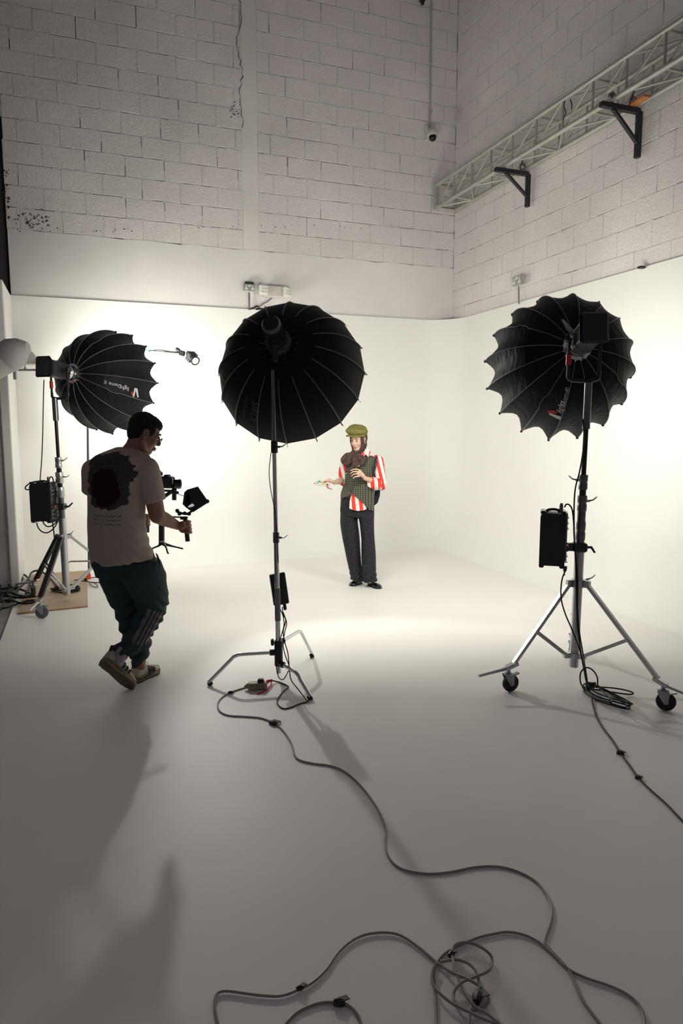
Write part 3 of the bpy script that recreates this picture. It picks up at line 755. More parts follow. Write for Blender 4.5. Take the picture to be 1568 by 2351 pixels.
# ---------------------------------------------------------------- chrome stand in the middle
CB = Vector((-0.42, 4.47, 0))
def zc(py): return P(630, py, 4.47).z
cs = thing('light_stand', CB, 'chrome three-legged stand with a bent-leg base, carrying the umbrella softbox', 'light stand')
top = Vector((-0.437, 4.47, zc(846)))
def catt(z): return CB + (top-CB)*(z/top.z)
for (y0, y1, r, m) in ((1545, 1345, 0.0175, M['chrome']), (1345, 1230, 0.0165, M['chrome']), (1230, 1030, 0.0150, M['chrome']), (1035, 850, 0.0125, M['dark_steel'])):
    t = MB(); t.tube([catt(zc(y0)), catt(zc(y1))], r, 16); t.build('tube', m, cs, smooth=True)
for (y0, y1, r, m, nm) in ((1040, 1012, 0.022, M['black'], 'collar'), (1246, 1222, 0.021, M['dark_steel'], 'collar'), (1425, 1350, 0.0195, M['grey_tape'], 'tape_wrap'), (1528, 1470, 0.028, M['black'], 'leg_hub')):
    t = MB(); z0, z1 = zc(y0), zc(y1); t.lathe([(0, 0), (r*.93, 0), (r, 0.004), (r, z1-z0-0.004), (r*.93, z1-z0), (0, z1-z0)], catt(z0), (0, 0, 1), 16, caps=False); o = t.build(nm, m, cs, smooth=True)
    if nm == 'collar': lever(catt((z0+z1)/2)+Vector((0.018, -0.005, 0)), (1, -.3, 0), o, M['dark_steel'], 0.9)
    if nm == 'leg_hub':
        k = MB(); k.lathe([(0, 0), (0.02, 0), (0.026, 0.01), (0.02, 0.02), (0, 0.02)], catt(z1-0.01)+Vector((-0.028, -0.01, 0)), (-1, -.2, 0), 8, caps=False); k.build('knob', M['black'], o)
for foot, zl_ in ((G(479, 1574), zc(1497)), (G(714, 1608), zc(1521)), (G(717, 1509), zc(1477))):
    d = (foot - CB); d.z = 0; dist = d.length; d.normalize(); a = CB + Vector((0, 0, zl_))
    bend = dist*0.62; pts = [a + d*0.02, a + d*(bend-0.05), a + d*(bend-0.02) - Vector((0, 0, 0.002)), a + d*(bend+0.01) - Vector((0, 0, 0.013)), a + d*(bend+0.03) - Vector((0, 0, 0.034)), foot + Vector((0, 0, 0.02))]
    g = MB(); g.tube(pts, 0.0125, 12); L = g.build('leg', M['chrome'], cs, smooth=True)
    g = MB(); dd = (foot+Vector((0, 0, 0.0))-pts[-2]).normalized(); g.cyl(foot + Vector((0, 0, 0.0))-dd*0.03, foot+Vector((0, 0, 0.004)), 0.0155, n=12); g.build('foot_cap', M['rubber'], L, smooth=True)
    g = MB(); g.cyl(a, a + d*0.06, 0.021, n=12); g.build('leg_socket', M['black'], L, smooth=True)
# power adapter strapped behind the pole
ad = P(641, 1352, 4.53); R = Matrix.Rotation(0.15, 3, 'Y') @ Matrix.Rotation(0.35, 3, 'Z') ; R = Matrix.Rotation(-0.13, 3, 'Y') @ Matrix.Rotation(0.3, 3, 'Z')
root = thing('power_adapter', ad, 'flat black power adapter hanging behind the middle stand pole', 'adapter')
g = MB(); g.box(ad, (0.105, 0.035, 0.215), R, bev=0.006); g.build('case', M['black'], root)
g = MB(); g.box(ad + R @ Vector((0.02, 0, -0.128)), (0.022, 0.02, 0.045), R, bev=0.005); g.build('plug', M['black_gloss'], root)
g = MB(); g.box(ad + R @ Vector((0.005, -0.024, 0.03)), (0.02, 0.014, 0.14), R); g.build('strap', M['rubber'], root)
# ---------------------------------------------------------------- boom stand with bare bulb
bb = Vector((P(203, 1290, 7.55).x, 7.55, 0)); 
bs = thing('boom_stand', bb, 'slim chrome boom stand partly hidden behind the left softbox and the man', 'boom stand')
ptop = P(200, 812, 7.55)
g = MB(); g.tube([bb + Vector((0, 0, 0.05)), Vector((ptop.x, 7.55, ptop.z))], 0.0125, 12); g.build('pole', M['dark_steel'], bs, smooth=True)
hub = bb + Vector((0, 0, P(200, 1288, 7.55).z))
for fx, fy in ((-0.27, -0.02), (0.25, 0.20), (0.36, -0.18)):
    d = Vector((fx, fy, 0)); n = d.length; d.normalize(); f = bb + d*n
    g = MB(); g.tube([hub, hub + d*(n*.72), hub + d*(n*.80) - Vector((0, 0, 0.012)), hub + d*(n*.85) - Vector((0, 0, 0.04)), f + Vector((0, 0, 0.012))], 0.011, 10)
    L = g.build('leg', M['chrome'], bs, smooth=True)
    g = MB(); g.cyl(f, f + Vector((0, 0, 0.03)), 0.014, n=10); g.build('foot_cap', M['rubber'], L, smooth=True)
YB = 7.7
arm_end = P(418, 810, YB)
g = MB(); g.tube([Vector((ptop.x-0.12, 7.55, ptop.z-0.01)), P(300, 803, 7.6), arm_end], 0.0095, 8); ar = g.build('boom_arm', M['dark_steel'], bs, smooth=True)
g = MB(); g.tube(smooth_path([P(340, 806, 7.6), P(365, 803, 7.62), P(385, 806, 7.66), P(412, 811, YB)], 4), 0.004, 6); g.build('arm_cord', M['cable_black'], ar, smooth=True)
g = MB(); g.tube([P(337, 805, 7.62), P(344, 807, 7.62)], 0.018, 10); g.build('blue_clip', mat('teal_clip', (0.10, 0.55, 0.55, 1), 0.4), ar, smooth=True)
g = MB(); g.box(bb + Vector((0.03, -0.1, 0.055)), (0.05, 0.03, 0.06), Matrix.Rotation(0.4, 3, 'Z'), bev=0.005); g.build('red_clip', M['orange'], bs)
g = MB(); g.box(bb + Vector((0.0, -0.1, 0.02)), (0.03, 0.05, 0.04), Matrix.Rotation(0.2, 3, 'Z'), bev=0.005); g.build('weight_hook', M['black'], bs)
bh = thing('spot_lamp', P(428, 812, YB), 'small black spot lamp with a white front at the end of the boom arm', 'lamp')
g = MB(); g.box(P(418, 811, YB), (0.06, 0.05, 0.055), Matrix.Rotation(0.3, 3, 'Y'), bev=0.008); g.cyl(P(412, 805, YB), P(404, 801, YB), 0.02, n=8); g.build('clamp', M['black'], bh)
dd = (P(449, 829, YB-0.12)-P(428, 808, YB+.02)).normalized()
g = MB(); g.lathe([(0.0, -0.17), (0.035, -0.17), (0.045, -0.14), (0.045, -0.05), (0.036, -0.04), (0.052, 0.0), (0.040, 0.0), (0.034, -0.03), (0.0, -0.03)], BULB, dd, 18, caps=False); g.build('housing', M['black'], bh, smooth=True)
for k in range(4):
    g = MB(); g.box(BULB + dd*(-.06-.025*k), (0.10, 0.10, 0.006), frame(dd), bev=.002); g.build('cooling_fin', M['dark_steel'], bh)
M['bulb'] = mat('lamp_front', (0.9, 0.9, 0.86, 1), 0.4, emit=(1, 0.98, 0.93, 1), estr=4.0)
g = MB(); g.ell(BULB - dd*0.008, (0.034, 0.034, 0.026), frame(dd)); g.build('front_lens', M['bulb'], bh, smooth=True)
# ---------------------------------------------------------------- truss on the right wall
M['truss'] = mat('truss_aluminium', (0.50, 0.49, 0.46, 1), 0.42, 0.55, bump=0.1, bscale=50, var=0.1)
M['bracket'] = mat('bracket_black', (0.010, 0.013, 0.018, 1), 0.45)
TA = 0.29
# lower front chord seen at (1000,472) near the corner and (1568,170) at the edge
off1 = 0.10
def onright(px, py, off): return WR(px, py, off)
lf = TA + 0.06   # distance of the front chords from the wall; back chords at 0.06
f0 = WR(1001, 470, lf); f1 = WR(1490, 190, lf)
dirT = DR.copy(); zlow = (f0.z+f1.z)/2
s0 = (f0-CORN).dot(DR)
u0 = WR(1000, 412, lf); zhi = zlow + TA
print('truss', f0, f1, u0, zlow, zhi, s0)
tb = CORN + DR*s0 - DB*lf + Vector((0, 0, zlow))
tr_ = thing('truss', tb, 'long pale metal box truss running along the right wall above the cyclorama', 'truss')
TL = 6.0; X_ = DR; Yt = DB; Zt = Vector((0, 0, 1))
def TP(a, b, c): return tb + DR*a + DB*b*TA + Zt*c*TA
for b in (0, 1):
    for c in (0, 1):
        g = MB(); g.tube([TP(0, b, c), TP(TL, b, c)], 0.025, 12); g.build('chord', M['truss'], tr_, smooth=True)
step = 0.43; n = int(TL/step)
for k in range(n+1):
    a = 0.05 + k*step
    for (b0, c0, b1, c1) in ((0, 0, 0, 1), (1, 0, 1, 1), (0, 0, 1, 0), (0, 1, 1, 1)):
        if k % 1 == 0:
            horizontal = c0 == c1
            if horizontal and k % 2 == 0: continue
            g = MB(); g.tube([TP(a, b0, c0), TP(a, b1, c1)], 0.0125, 8); g.build('strut', M['truss'], tr_, smooth=True)
    if k < n:
        flip = k % 2
        for (p, q) in ((TP(a, 0, 0 if flip else 0), TP(a+step, 0, 1)), (TP(a, 1, 0), TP(a+step, 1, 1))):
            g = MB(); g.tube([p, q], 0.0105, 8); g.build('diagonal', M['truss'], tr_, smooth=True)
        for c in (0, 1):
            g = MB(); g.tube([TP(a, flip, c), TP(a+step, 1-flip, c)], 0.0105, 8); g.build('diagonal', M['truss'], tr_, smooth=True)
g = MB()
for p, q in (((0, 0, 0), (0, 1, 0)), ((0, 0, 1), (0, 1, 1)), ((0, 0, 0), (0, 0, 1)), ((0, 1, 0), (0, 1, 1))):
    A_, B_ = TP(*p), TP(*q); g.tube([A_-(B_-A_)*.08, B_+(B_-A_)*.08], 0.032, 4, flat=1)
g.build('end_frame', M['truss'], tr_)
for b in (0, 1):
    for c in (0, 1):
        g = MB(); g.cyl(TP(-0.035, b, c), TP(0.0, b, c), 0.014, n=8); g.build('bolt', M['dark_steel'], tr_)
def wall_bracket(px, wall_py_top, wall_py_bot, px_front, label):
    """L bracket of two bars and a strut under the truss"""
    top = WR(px, wall_py_top, 0.03); s = (top-CORN).dot(DR); zt_ = zlow - 0.05
    bot = WR(px, wall_py_bot, 0.03).z
    base = CORN + DR*s - DB*0.03 + Zt*zt_
    r = thing('shelf_bracket', base, label, 'bracket', 'black truss brackets')
    R = Matrix((DR, -DB, Zt)).transposed(); out = -DB; w = 0.042
    RR_ = Matrix((DR, DR.cross(Zt)*-1, Zt)).transposed()
    def bar(a, b, w, h, nm):
        ax = (b-a).normalized(); up = DR.cross(ax)
        g = MB(); g.box((a+b)/2, (w, h, (b-a).length), Matrix((DR, up, ax)).transposed(), bev=0.003); return g.build(nm, M['bracket'], r)
    Lb = 0.44
    bar(base + out*(-0.0), base + out*Lb, 0.05, 0.045, 'arm')
    bar(base + Zt*0.0, Vector((base.x, base.y, bot)), 0.05, 0.045, 'wall_bar')
    bar(base + out*0.30 - Zt*0.02, Vector((base.x, base.y, bot + (base.z-bot)*0.30)), 0.035, 0.03, 'strut')
    for k in range(4):
        g = MB(); q = base - Zt*(0.08+(base.z-bot-0.12)*k/3) + out*0.022; g.cyl(q, q+out*0.006, 0.009, n=8); g.build('bolt', M['dark_steel'], r)
    return r, base
br1, b1 = wall_bracket(1213, 392, 474, 1152, 'black steel bracket under the truss nearer the room corner')
br2, b2 = wall_bracket(1468, 255, 360, 1397, 'larger-looking black steel bracket under the truss, nearer the camera')
M['orange_wood'] = mat('orange_wood', (0.55, 0.22, 0.06, 1), 0.6, var=0.25, vscale=14)
wd = thing('wood_block', b2 + Zt*0.03 - DB*0.12, 'orange wooden block packed between the truss and the nearer bracket', 'block')
g = MB(); g.box(b2 - DB*0.10 + Zt*0.034 - DR*(-0.05), (0.32, 0.07, 0.022), Matrix.Rotation(-0.1, 3, 'Z') @ Matrix((DR, -DB, Zt)).transposed(), bev=0.003); g.build('plank', M['orange_wood'], wd)
for (bb2, nm) in ((b1, 'black cable ties around the truss at the bracket nearer the corner'), (b2, 'black cable ties and loose ends around the truss at the bracket nearer the camera')):
    t = thing('cable_tie', bb2 - DB*0.1 + Zt*0.05, nm, 'tie')
    for k in range(3):
        g = MB(); c = bb2 - DB*(0.06+0.02*k) + DR*(0.03*k-0.03) + Zt*0.07
        g.tube([c + (DB*math.cos(a) + Zt*math.sin(a))*0.034 for a in [2*PI*q/12 for q in range(12)]], 0.0035, 5, closed=True)
        g.tube(smooth_path([c + Zt*0.03, c + Zt*0.06 - DB*0.01, c + Zt*0.085 + DR*0.012], 3), 0.003, 5)
        g.build('strap', M['black'], t, smooth=True)
cable('cable_offcut', [WR(a, b, 0.35) for a, b in ((1297, 232), (1295, 245), (1299, 258), (1295, 268), (1293, 278))], 0.005, M['cable_black'], 'short black cord hanging from the truss middle, left of the near bracket', 'cord', n=5)
cable('cable_offcut', [WR(a, b, 0.33) for a, b in ((1309, 228), (1312, 236), (1313, 245), (1312, 252))], 0.005, M['cable_black'], 'short black cord stub tied on top of the truss chord', 'cord', n=5)
cl = thing('truss_clamp', WR(1402, 222, 0.36), 'small steel clamp on the truss over the near bracket tip', 'clamp')
g = MB(); g.lathe([(0, 0), (0.03, 0), (0.03, 0.03), (0, 0.03)], WR(1402, 222, 0.36), DR, 12, caps=False)
g.build('clamp_body', M['dark_steel'], cl)
g = MB(); g.cyl(WR(1402, 226, .36), WR(1406, 208, .37), 0.008, n=7); g.build('clamp_bolt', M['steel'], cl)
# ---------------------------------------------------------------- dome camera and conduits on the back wall
M['cam_white'] = mat('camera_white', (0.66, 0.65, 0.63, 1), 0.35)
cc_ = WB(990, 308, 0.10); root = thing('security_camera', cc_, 'white dome security camera on the back wall near the corner', 'security camera')
g = MB(); q = WB(980, 306, 0.01); g.box(q, (0.035, 0.05, 0.19), RB, bev=0.006); g.build('wall_plate', M['cam_white'], root)
g = MB(); g.tube(smooth_path([WB(982, 301, 0.02), WB(985, 299, 0.08), WB(990, 300, 0.12)], 4), 0.028, 10); g.build('arm', M['cam_white'], root, smooth=True)
cq = WB(993, 310, 0.13)
g = MB(); g.lathe([(0, 0.075), (0.045, 0.07), (0.07, 0.045), (0.078, 0.0), (0.072, -0.02), (0.0, -0.02)], cq, (-0.1, 0.1, 1), 20, caps=False); g.build('body', M['cam_white'], root, smooth=True)
g = MB(); g.ell(cq + Vector((0.0, -0.012, -0.03)), (0.052, 0.052, 0.055)); g.build('lens_dome', M['black_gloss'], root, smooth=True)
M['conduit'] = mat('conduit_paint', (0.42, 0.40, 0.39, 1), 0.5)
cd = thing('conduit', WB(988, 290, 0.02), 'thin grey conduit pipe running down the back wall to the dome camera', 'conduit')
g = MB(); g.tube([WB(991, -60, 0.02), WB(987, 292, 0.02)], 0.0125, 10); g.build('pipe', M['conduit'], cd, smooth=True)
for yy in (20, 140, 255):
    g = MB(); g.box(WB(990-(yy/150), yy, 0.02), (0.04, 0.03, 0.03), RB); g.build('clip', M['conduit'], cd)
root = thing('wall_fitting', WB(971, 2, 0.05), 'small dark fitting at the top of the back wall beside the conduit', 'fitting')
g = MB(); g.box(WB(971, -5, 0.05), (0.06, 0.10, 0.09), RB, bev=0.01); g.cyl(WB(971, 0, 0.08), WB(970, 10, 0.08), 0.022, n=12); g.build('body', M['black'], root)
# sockets
M['metal_plate'] = mat('socket_plate', (0.42, 0.42, 0.43, 1), 0.35, 0.6)
M['sock_white'] = mat('socket_white', (0.75, 0.74, 0.70, 1), 0.35)
def socket(c, RM, n_out, width, label, dark_top=False):
    X, Yv, Z = RM.col[0].copy(), RM.col[1].copy(), RM.col[2].copy()
    root = thing('wall_socket', c, label, 'socket', 'metal double wall sockets')
    h = width*0.60
    g = MB(); g.box(c - n_out*0.0, (width, 0.045, h), RM, bev=0.005); g.build('plate', M['metal_plate'], root)
    for sx in (-1, 1):
        g = MB(); o = c + X*sx*width*.29 + n_out*0.024 - Z*h*0.08
        g.box(o + Z*h*.20, (width*.09, 0.004, h*.26), RM); g.box(o - Z*h*.06, (width*.22, 0.004, h*.16), RM); g.box(o - Z*h*.2, (width*.30, 0.004, h*.16), RM)
        g.build('outlet', M['sock_white'], root)
        g = MB(); g.box(c + X*sx*width*.065 + n_out*0.026 + Z*h*0.22, (width*.10, 0.008, h*.30), RM, bev=0.002); g.build('rocker_switch', M['sock_white'], root)
    return root
sc = WB(572, 660, 0.03); sw = (WB(584.5, 660, 0.03)-WB(559, 660, 0.03)).length
s1 = socket(sc, RB, DR, sw, 'metal double wall socket beside the twin emergency light on the back wall')
g = MB(); g.box(sc + Zt*sw*.36 - DR*0.0, (sw*.75, 0.05, sw*.18), RB); g.build('back_box', M['black'], s1)
g = MB(); g.tube([WB(572, 672, 0.03), WB(572.5, 712, 0.03)], 0.013, 8); g.build('conduit', M['steel'], s1, smooth=True)
n2 = -DB
sc2 = WR(1190, 644, 0.05); sw2 = (WR(1202, 642, 0.05)-WR(1179, 646, 0.05)).length*0.9
RR2 = Matrix((DR, DB, Zt)).transposed()
s2 = socket(sc2, RR2, -DB, sw2, 'metal double wall socket with a conduit down to the cyclorama edge on the right wall')
g = MB(); g.tube([WR(1191, 656, 0.03), WR(1191.5, 698, 0.03)], 0.012, 8); g.build('conduit', M['steel'], s2, smooth=True)
# emergency light with two square heads
ec = WB(627, 668, 0.05); root = thing('emergency_light', ec, 'white twin-head emergency light on the back wall above the umbrella softbox', 'light')
wx = (WB(660, 668, 0.05)-WB(600, 668, 0.05)).length
g = MB(); g.box(WB(630, 670, 0.045), (wx*.82, 0.085, 0.145), RB, bev=0.012); g.build('housing', mat('fitting_pink_white', (0.62, 0.58, 0.55, 1), 0.5), root)
def head(px, py, tilt, sh):
    c = WB(px, py, 0.13); R = RB @ Matrix.Rotation(tilt, 3, 'Z')
    f = -(R.col[1].copy()); g = MB(); g.box(c, (0.115*sh, 0.06, 0.13), R, bev=0.016); h = g.build('lamp_head', M['white_pl'], root)
    for i in range(3):
        for j in range(3):
            g = MB(); g.ell(c + f*0.03 + R.col[0]*0.034*sh*(i-1) + R.col[2]*0.036*(j-1), (0.012, 0.012, 0.012), n=7, m=5); g.build('led_lens', M['sock_white'], h, smooth=True)
head(605, 665, 0.15, 1.0); head(658, 670, 0.7, 0.9)
g = MB(); g.tube(smooth_path([WB(624, 684, 0.04), WB(614, 692, 0.05), WB(602, 699, 0.04), WB(594, 706, 0.03), WB(590, 711, 0.02)], 4), 0.009, 8); g.build('cord', M['grey_tape'], root, smooth=True)
cable('cord_knot', [WB(a, b, 0.03) for a, b in ((575, 709), (583, 707), (590, 703), (596, 708), (588, 710), (600, 709), (606, 710))], 0.010, M['cable_black'], 'tangled dark cable ends lying on the cyclorama rim below the emergency light', 'cord', n=6)
# small black clip on cyclorama rim at right
root = thing('tape_patch', WR(1473, 613, 0.05), 'small black tape scrap on the cyclorama rim at the right wall', 'tape')
g = MB(); g.box(WR(1473, 614, 0.06), (0.045, 0.06, 0.02), RR2, bev=0.003); g.build('scrap', M['black'], root)
# ---------------------------------------------------------------- left edge: duct, bracket
M['duct'] = mat('duct_white', (0.50, 0.48, 0.48, 1), 0.6, bump=0.1, bscale=15)
YD = 6.2
root = thing('duct_pipe', P(20, 820, YD), 'fat pale wrapped pipe with a rounded elbow end jutting in at the left edge', 'pipe')
a0, a1, a2, a3 = P(-60, 862, YD-.1), P(16, 822, YD), P(40, 806, YD), P(62, 800, YD)
rr = 32/1587*YD
g = MB(); g.tube([a0 + (a0-a1)*5.0, P(-120, 895, YD-.1), a0, a1], rr, 24); g.build('pipe', M['duct'], root, smooth=True)
g = MB(); g.tube([P(10, 824, YD), P(18, 820, YD), P(32, 810, YD), P(48, 803, YD), P(58, 800, YD), P(65, 799, YD), P(66, 799, YD)], [rr*1.04, rr*1.08, rr*1.08, rr*.85, rr*.58, rr*.42, rr*.2], 24); g.build('elbow', M['duct'], root, smooth=True)
g = MB(); g.tube([P(40, 784, YD-.05), P(46, 789, YD-.05)], 0.012, 8); g.build('bolt', M['dark_steel'], root)
br = thing('wall_lamp', P(37, 848, 6.9), 'pale wall bracket arm with a small white dome lamp, behind the fat pipe', 'lamp')
g = MB(); g.box(P(34, 848, 7.0), (0.03, 0.03, 0.20), bev=0.004); g.build('upright', M['white_pl'], br)
g = MB(); g.box(P(62, 849.5, 7.0), (0.25, 0.03, 0.020), bev=0.003); g.build('arm', M['white_pl'], br)
g = MB(); g.tube([P(57.5, 848, 7.0), P(57.5, 836, 7.0)], 0.005, 7); g.cyl(P(57.5, 847, 7), P(57.5, 844, 7), 0.014, n=8); g.build('stem', M['white_pl'], br)
g = MB(); q = P(62, 836, 7.0); g.lathe([(0.0, 0.0), (0.085, 0.0), (0.10, 0.03), (0.095, 0.07), (0.06, 0.12), (0.0, 0.14)], q, (0, 0, 1), 20, caps=False); g.build('dome_shade', M['white_pl'], br, smooth=True)
# ---------------------------------------------------------------- plywood sheet
M['plywood'] = mat('plywood', (0.50, 0.36, 0.24, 1), 0.6, var=0.12, vscale=3, bump=0.05, bscale=12)
M['ply_edge'] = mat('plywood_edge', (0.33, 0.18, 0.08, 1), 0.7)
pq = [G(40, 1411, 0.0), G(201, 1394, 0.0), G(199, 1309, 0.0), G(75, 1318, 0.0)]
c = sum(pq, Vector())/4; root = thing('plywood_sheet', c, 'bare plywood sheet on the floor under the left rolling stand', 'board')
g = MB(); g.prism([Vector((q.x, q.y, 0)) for q in pq], Vector((0, 0, 0.001)), Vector((0, 0, 0.014))); g.build('sheet', M['plywood'], root)
g = MB()
for i in (0, 1):
    a, b = pq[i], pq[i+1]; d = (b-a).normalized(); nn = Vector((d.y, -d.x, 0)); g.box((a+b)/2 + nn*0.001 + Vector((0, 0, 0.007)), ((b-a).length, 0.002, 0.012), Matrix((d, -nn, Zt)).transposed())
g.build('edge', M['ply_edge'], root)
# ---------------------------------------------------------------- cables
cb = M['cable_black']
M['cable_beige'] = mat('beige_cable', (0.27, 0.26, 0.235, 1), 0.45)
def gp(pts, z=0.005, dz=None): return [G(a, b, z if dz is None else z+(dz[i] if i < len(dz) else 0.012)) for i, (a, b) in enumerate(pts)]
cable('extension_cable', gp([(568, 1577), (548, 1583), (528, 1590), (510, 1601), (501, 1613), (501, 1627), (510, 1637), (528, 1643), (560, 1645), (595, 1648), (620, 1656), (640, 1668), (658, 1688), (671, 1712), (677, 1735), (690, 1746), (720, 1753), (752, 1757), (785, 1768), (818, 1793), (848, 1828), (872, 1866), (886, 1905), (884, 1935), (890, 1962), (908, 1986), (938, 2000), (985, 2006), (1035, 2002), (1085, 1992), (1135, 1989), (1180, 1998), (1225, 2020), (1252, 2050), (1267, 2085), (1264, 2120), (1252, 2155), (1256, 2172), (1302, 2222), (1322, 2262), (1340, 2300), (1378, 2351), (1410, 2400)]), 0.0047, M['cable_beige'], 'long beige extension cable winding from the socket block down to the bottom right')
cable('extension_cable', gp([(1003, 2360), (1000, 2290), (996, 2240), (1000, 2215), (1020, 2190), (1052, 2172), (1100, 2152), (1145, 2142), (1170, 2140), (1205, 2147), (1240, 2165), (1270, 2192), (1305, 2225), (1345, 2245), (1395, 2262), (1435, 2280), (1465, 2305), (1478, 2335), (1482, 2370)], 0.006), 0.0047, M['cable_beige'], 'grey cable arching from the knotted coil towards the bottom right corner')
cable('extension_cable', gp([(506, 2370), (496, 2330), (493, 2300), (500, 2280), (520, 2275), (560, 2280), (600, 2285), (645, 2286), (690, 2270), (722, 2252), (752, 2222), (772, 2192), (800, 2165), (835, 2147), (880, 2141), (920, 2148), (965, 2178), (1005, 2212), (1040, 2234), (1078, 2250), (1105, 2268), (1122, 2290), (1115, 2308), (1080, 2322), (1050, 2308), (1041, 2283), (1056, 2258), (1090, 2243), (1122, 2228), (1130, 2205), (1120, 2186), (1090, 2168), (1062, 2164), (1040, 2175), (1040, 2205), (1052, 2245), (1070, 2285), (1092, 2312), (1122, 2330), (1160, 2362)], 0.007, [0.0]*18+[0.012, 0.016]+[0.004]*6+[0.014, 0.014, 0.014, 0.004]+[0.012]*6), 0.0047, M['cable_beige'], 'grey cable looping from the bottom left into the knotted coil')
cable('extension_cable', gp([(1010, 2208), (1050, 2204), (1078, 2214), (1095, 2235), (1100, 2265), (1092, 2292), (1080, 2322), (1074, 2370)], 0.015), 0.0047, M['cable_beige'], 'short cable strand crossing the middle of the knotted coil')
cable('extension_cable', gp([(999, 2215), (992, 2230), (995, 2262), (1030, 2298), (1070, 2320), (1112, 2340), (1150, 2355), (1180, 2380)], 0.017), 0.0047, M['cable_beige'], 'cable strand curving round the left side of the knotted coil')
cable('extension_cable', gp([(645, 2365), (660, 2345), (685, 2322), (728, 2304), (765, 2301), (798, 2308), (820, 2328), (830, 2355), (828, 2375)]), 0.0047, M['cable_beige'], 'cable arc with a black tie at the bottom edge left of the coil')
def tie(px, py, z, label, s=1.0, ang=0.0):
    p = G(px, py, z); t = thing('cable_tie', p, label, 'tie')
    g = MB(); g.tube([p + Vector((math.cos(ang)*u, math.sin(ang)*u, 0)) for u in (-0.012*s, -0.004*s, 0.006*s, 0.014*s)], [0.007*s, 0.009*s, 0.010*s, 0.007*s], 8)
    g.build('wrap', M['black'], t, smooth=True)
    g = MB(); g.box(p + Vector((0.012*s, 0.006*s, 0.006)), (0.024*s, 0.014*s, 0.003), Matrix.Rotation(ang+0.7, 3, 'Z') @ Matrix.Rotation(0.3, 3, 'Y')); g.build('loose_end', M['black'], t)
tie(627, 1660, 0.008, 'black strap tie on the beige cable below the chrome stand', 1.9, -0.6)
tie(528, 1590, 0.006, 'small black tie on the beige cable left of the socket block', 1.1, 0.5)
tie(778, 2301, 0.010, 'black tie on the cable arc at the bottom edge', 1.3, 0.0)
tie(688, 2268, 0.010, 'black tie on the looping cable left of the bottom arc', 0.9, 0.5)
tie(1036, 2190, 0.018, 'black tie at the top of the knotted coil', 1.0, 0.8)
tie(1096, 2290, 0.018, 'black connector tie inside the knotted coil', 1.6, 1.2)
tie(1424, 1729, 0.007, 'black tie on the black cable right of the middle floor', 1.4, -0.6)
tie(1465, 1786, 0.006, 'small grey tie further down the black cable at right', 1.1, -0.7)
# socket block with plug and red lead
sb0 = G(591, 1572, 0.03); root = thing('socket_block', Vector((sb0.x, sb0.y, 0)), 'beige extension socket block with black plug and red wrap on the floor', 'extension socket')
M['beige_pl'] = mat('beige_plastic', (0.26, 0.25, 0.16, 1), 0.5)
Rs = Matrix.Rotation(0.12, 3, 'Z')
g = MB(); g.box(Vector((sb0.x, sb0.y, 0.024)), (0.125, 0.07, 0.046), Rs, bev=0.012); g.build('block', M['beige_pl'], root)
g = MB(); g.tube([Vector((sb0.x, sb0.y, 0.024)) + Rs @ Vector((-0.06, 0, 0)), Vector((sb0.x, sb0.y, 0.02)) + Rs @ Vector((-0.085, -0.004, 0))], [0.02, 0.006], 10); g.build('cord_grip', M['beige_pl'], root, smooth=True)
for k, xx in enumerate((-0.04, -0.005, 0.035)):
    g = MB(); g.box(Vector((sb0.x, sb0.y, 0.034)) + Rs @ Vector((xx, -0.036, 0)), (0.008, 0.004, 0.006), Rs); g.build('slot', M['black'], root)
g = MB(); g.box(Vector((sb0.x, sb0.y, 0.056)) + Rs @ Vector((0.022, 0.005, 0)), (0.045, 0.045, 0.026), Rs, taper=0.8, bev=0.006); g.build('plug', M['black'], root)
g = MB(); g.tube(smooth_path([G(612, 1570, 0.02), G(622, 1563, 0.018), G(621, 1575, 0.012), G(612, 1585, 0.008), G(600, 1590, 0.006), G(590, 1593, 0.005)], 4), [0.005]*21, 7); g.build('red_strap', M['red'], root, smooth=True)
g = MB(); g.cyl(G(613, 1564, 0.026), G(624, 1562, 0.022), 0.009, n=9); g.build('red_wrap', M['red'], root, smooth=True)
cable('mains_cable', [G(622, 1562, 0.022)] + gp([(640, 1566), (655, 1572), (662, 1577), (650, 1588), (641, 1600), (636, 1610), (640, 1620), (652, 1627), (668, 1624), (688, 1616), (705, 1612)]), 0.0042, cb, 'black cable snaking from the socket block to the right foot of the chrome stand')
# leads hanging down the chrome stand
cable('power_lead', [P(648, 1393, 4.5), P(650, 1410, 4.48), P(656, 1425, 4.47), P(650, 1450, 4.46), P(654, 1475, 4.45), P(661, 1500, 4.42), P(664, 1530, 4.36), P(668, 1560, 4.28), G(684, 1582, 0.03), G(702, 1605, 0.006), G(708, 1611, 0.005)], 0.0036, cb, 'black lead hanging from the adapter down to the right chrome leg')
cable('power_lead', [P(641, 1393, 4.5), P(650, 1415, 4.47), P(652, 1435, 4.47), P(647, 1455, 4.46), P(640, 1480, 4.44), P(634, 1510, 4.43), P(635, 1535, 4.42), P(640, 1555, 4.40), P(650, 1560, 4.38), P(660, 1545, 4.38), P(664, 1530, 4.40), P(655, 1505, 4.42), P(650, 1480, 4.44), P(654, 1450, 4.46), P(658, 1430, 4.47), P(650, 1405, 4.49)], 0.0034, cb, 'black lead looping low beside the chrome stand pole')
cable('lamp_lead', [P(622, 1040, 4.44), P(618, 1080, 4.44), P(621, 1120, 4.44), P(632, 1180, 4.44), P(637, 1240, 4.44), P(639, 1290, 4.46), P(641, 1312, 4.5)], 0.0028, cb, 'thin dark lead down the chrome stand pole to the adapter', n=6)
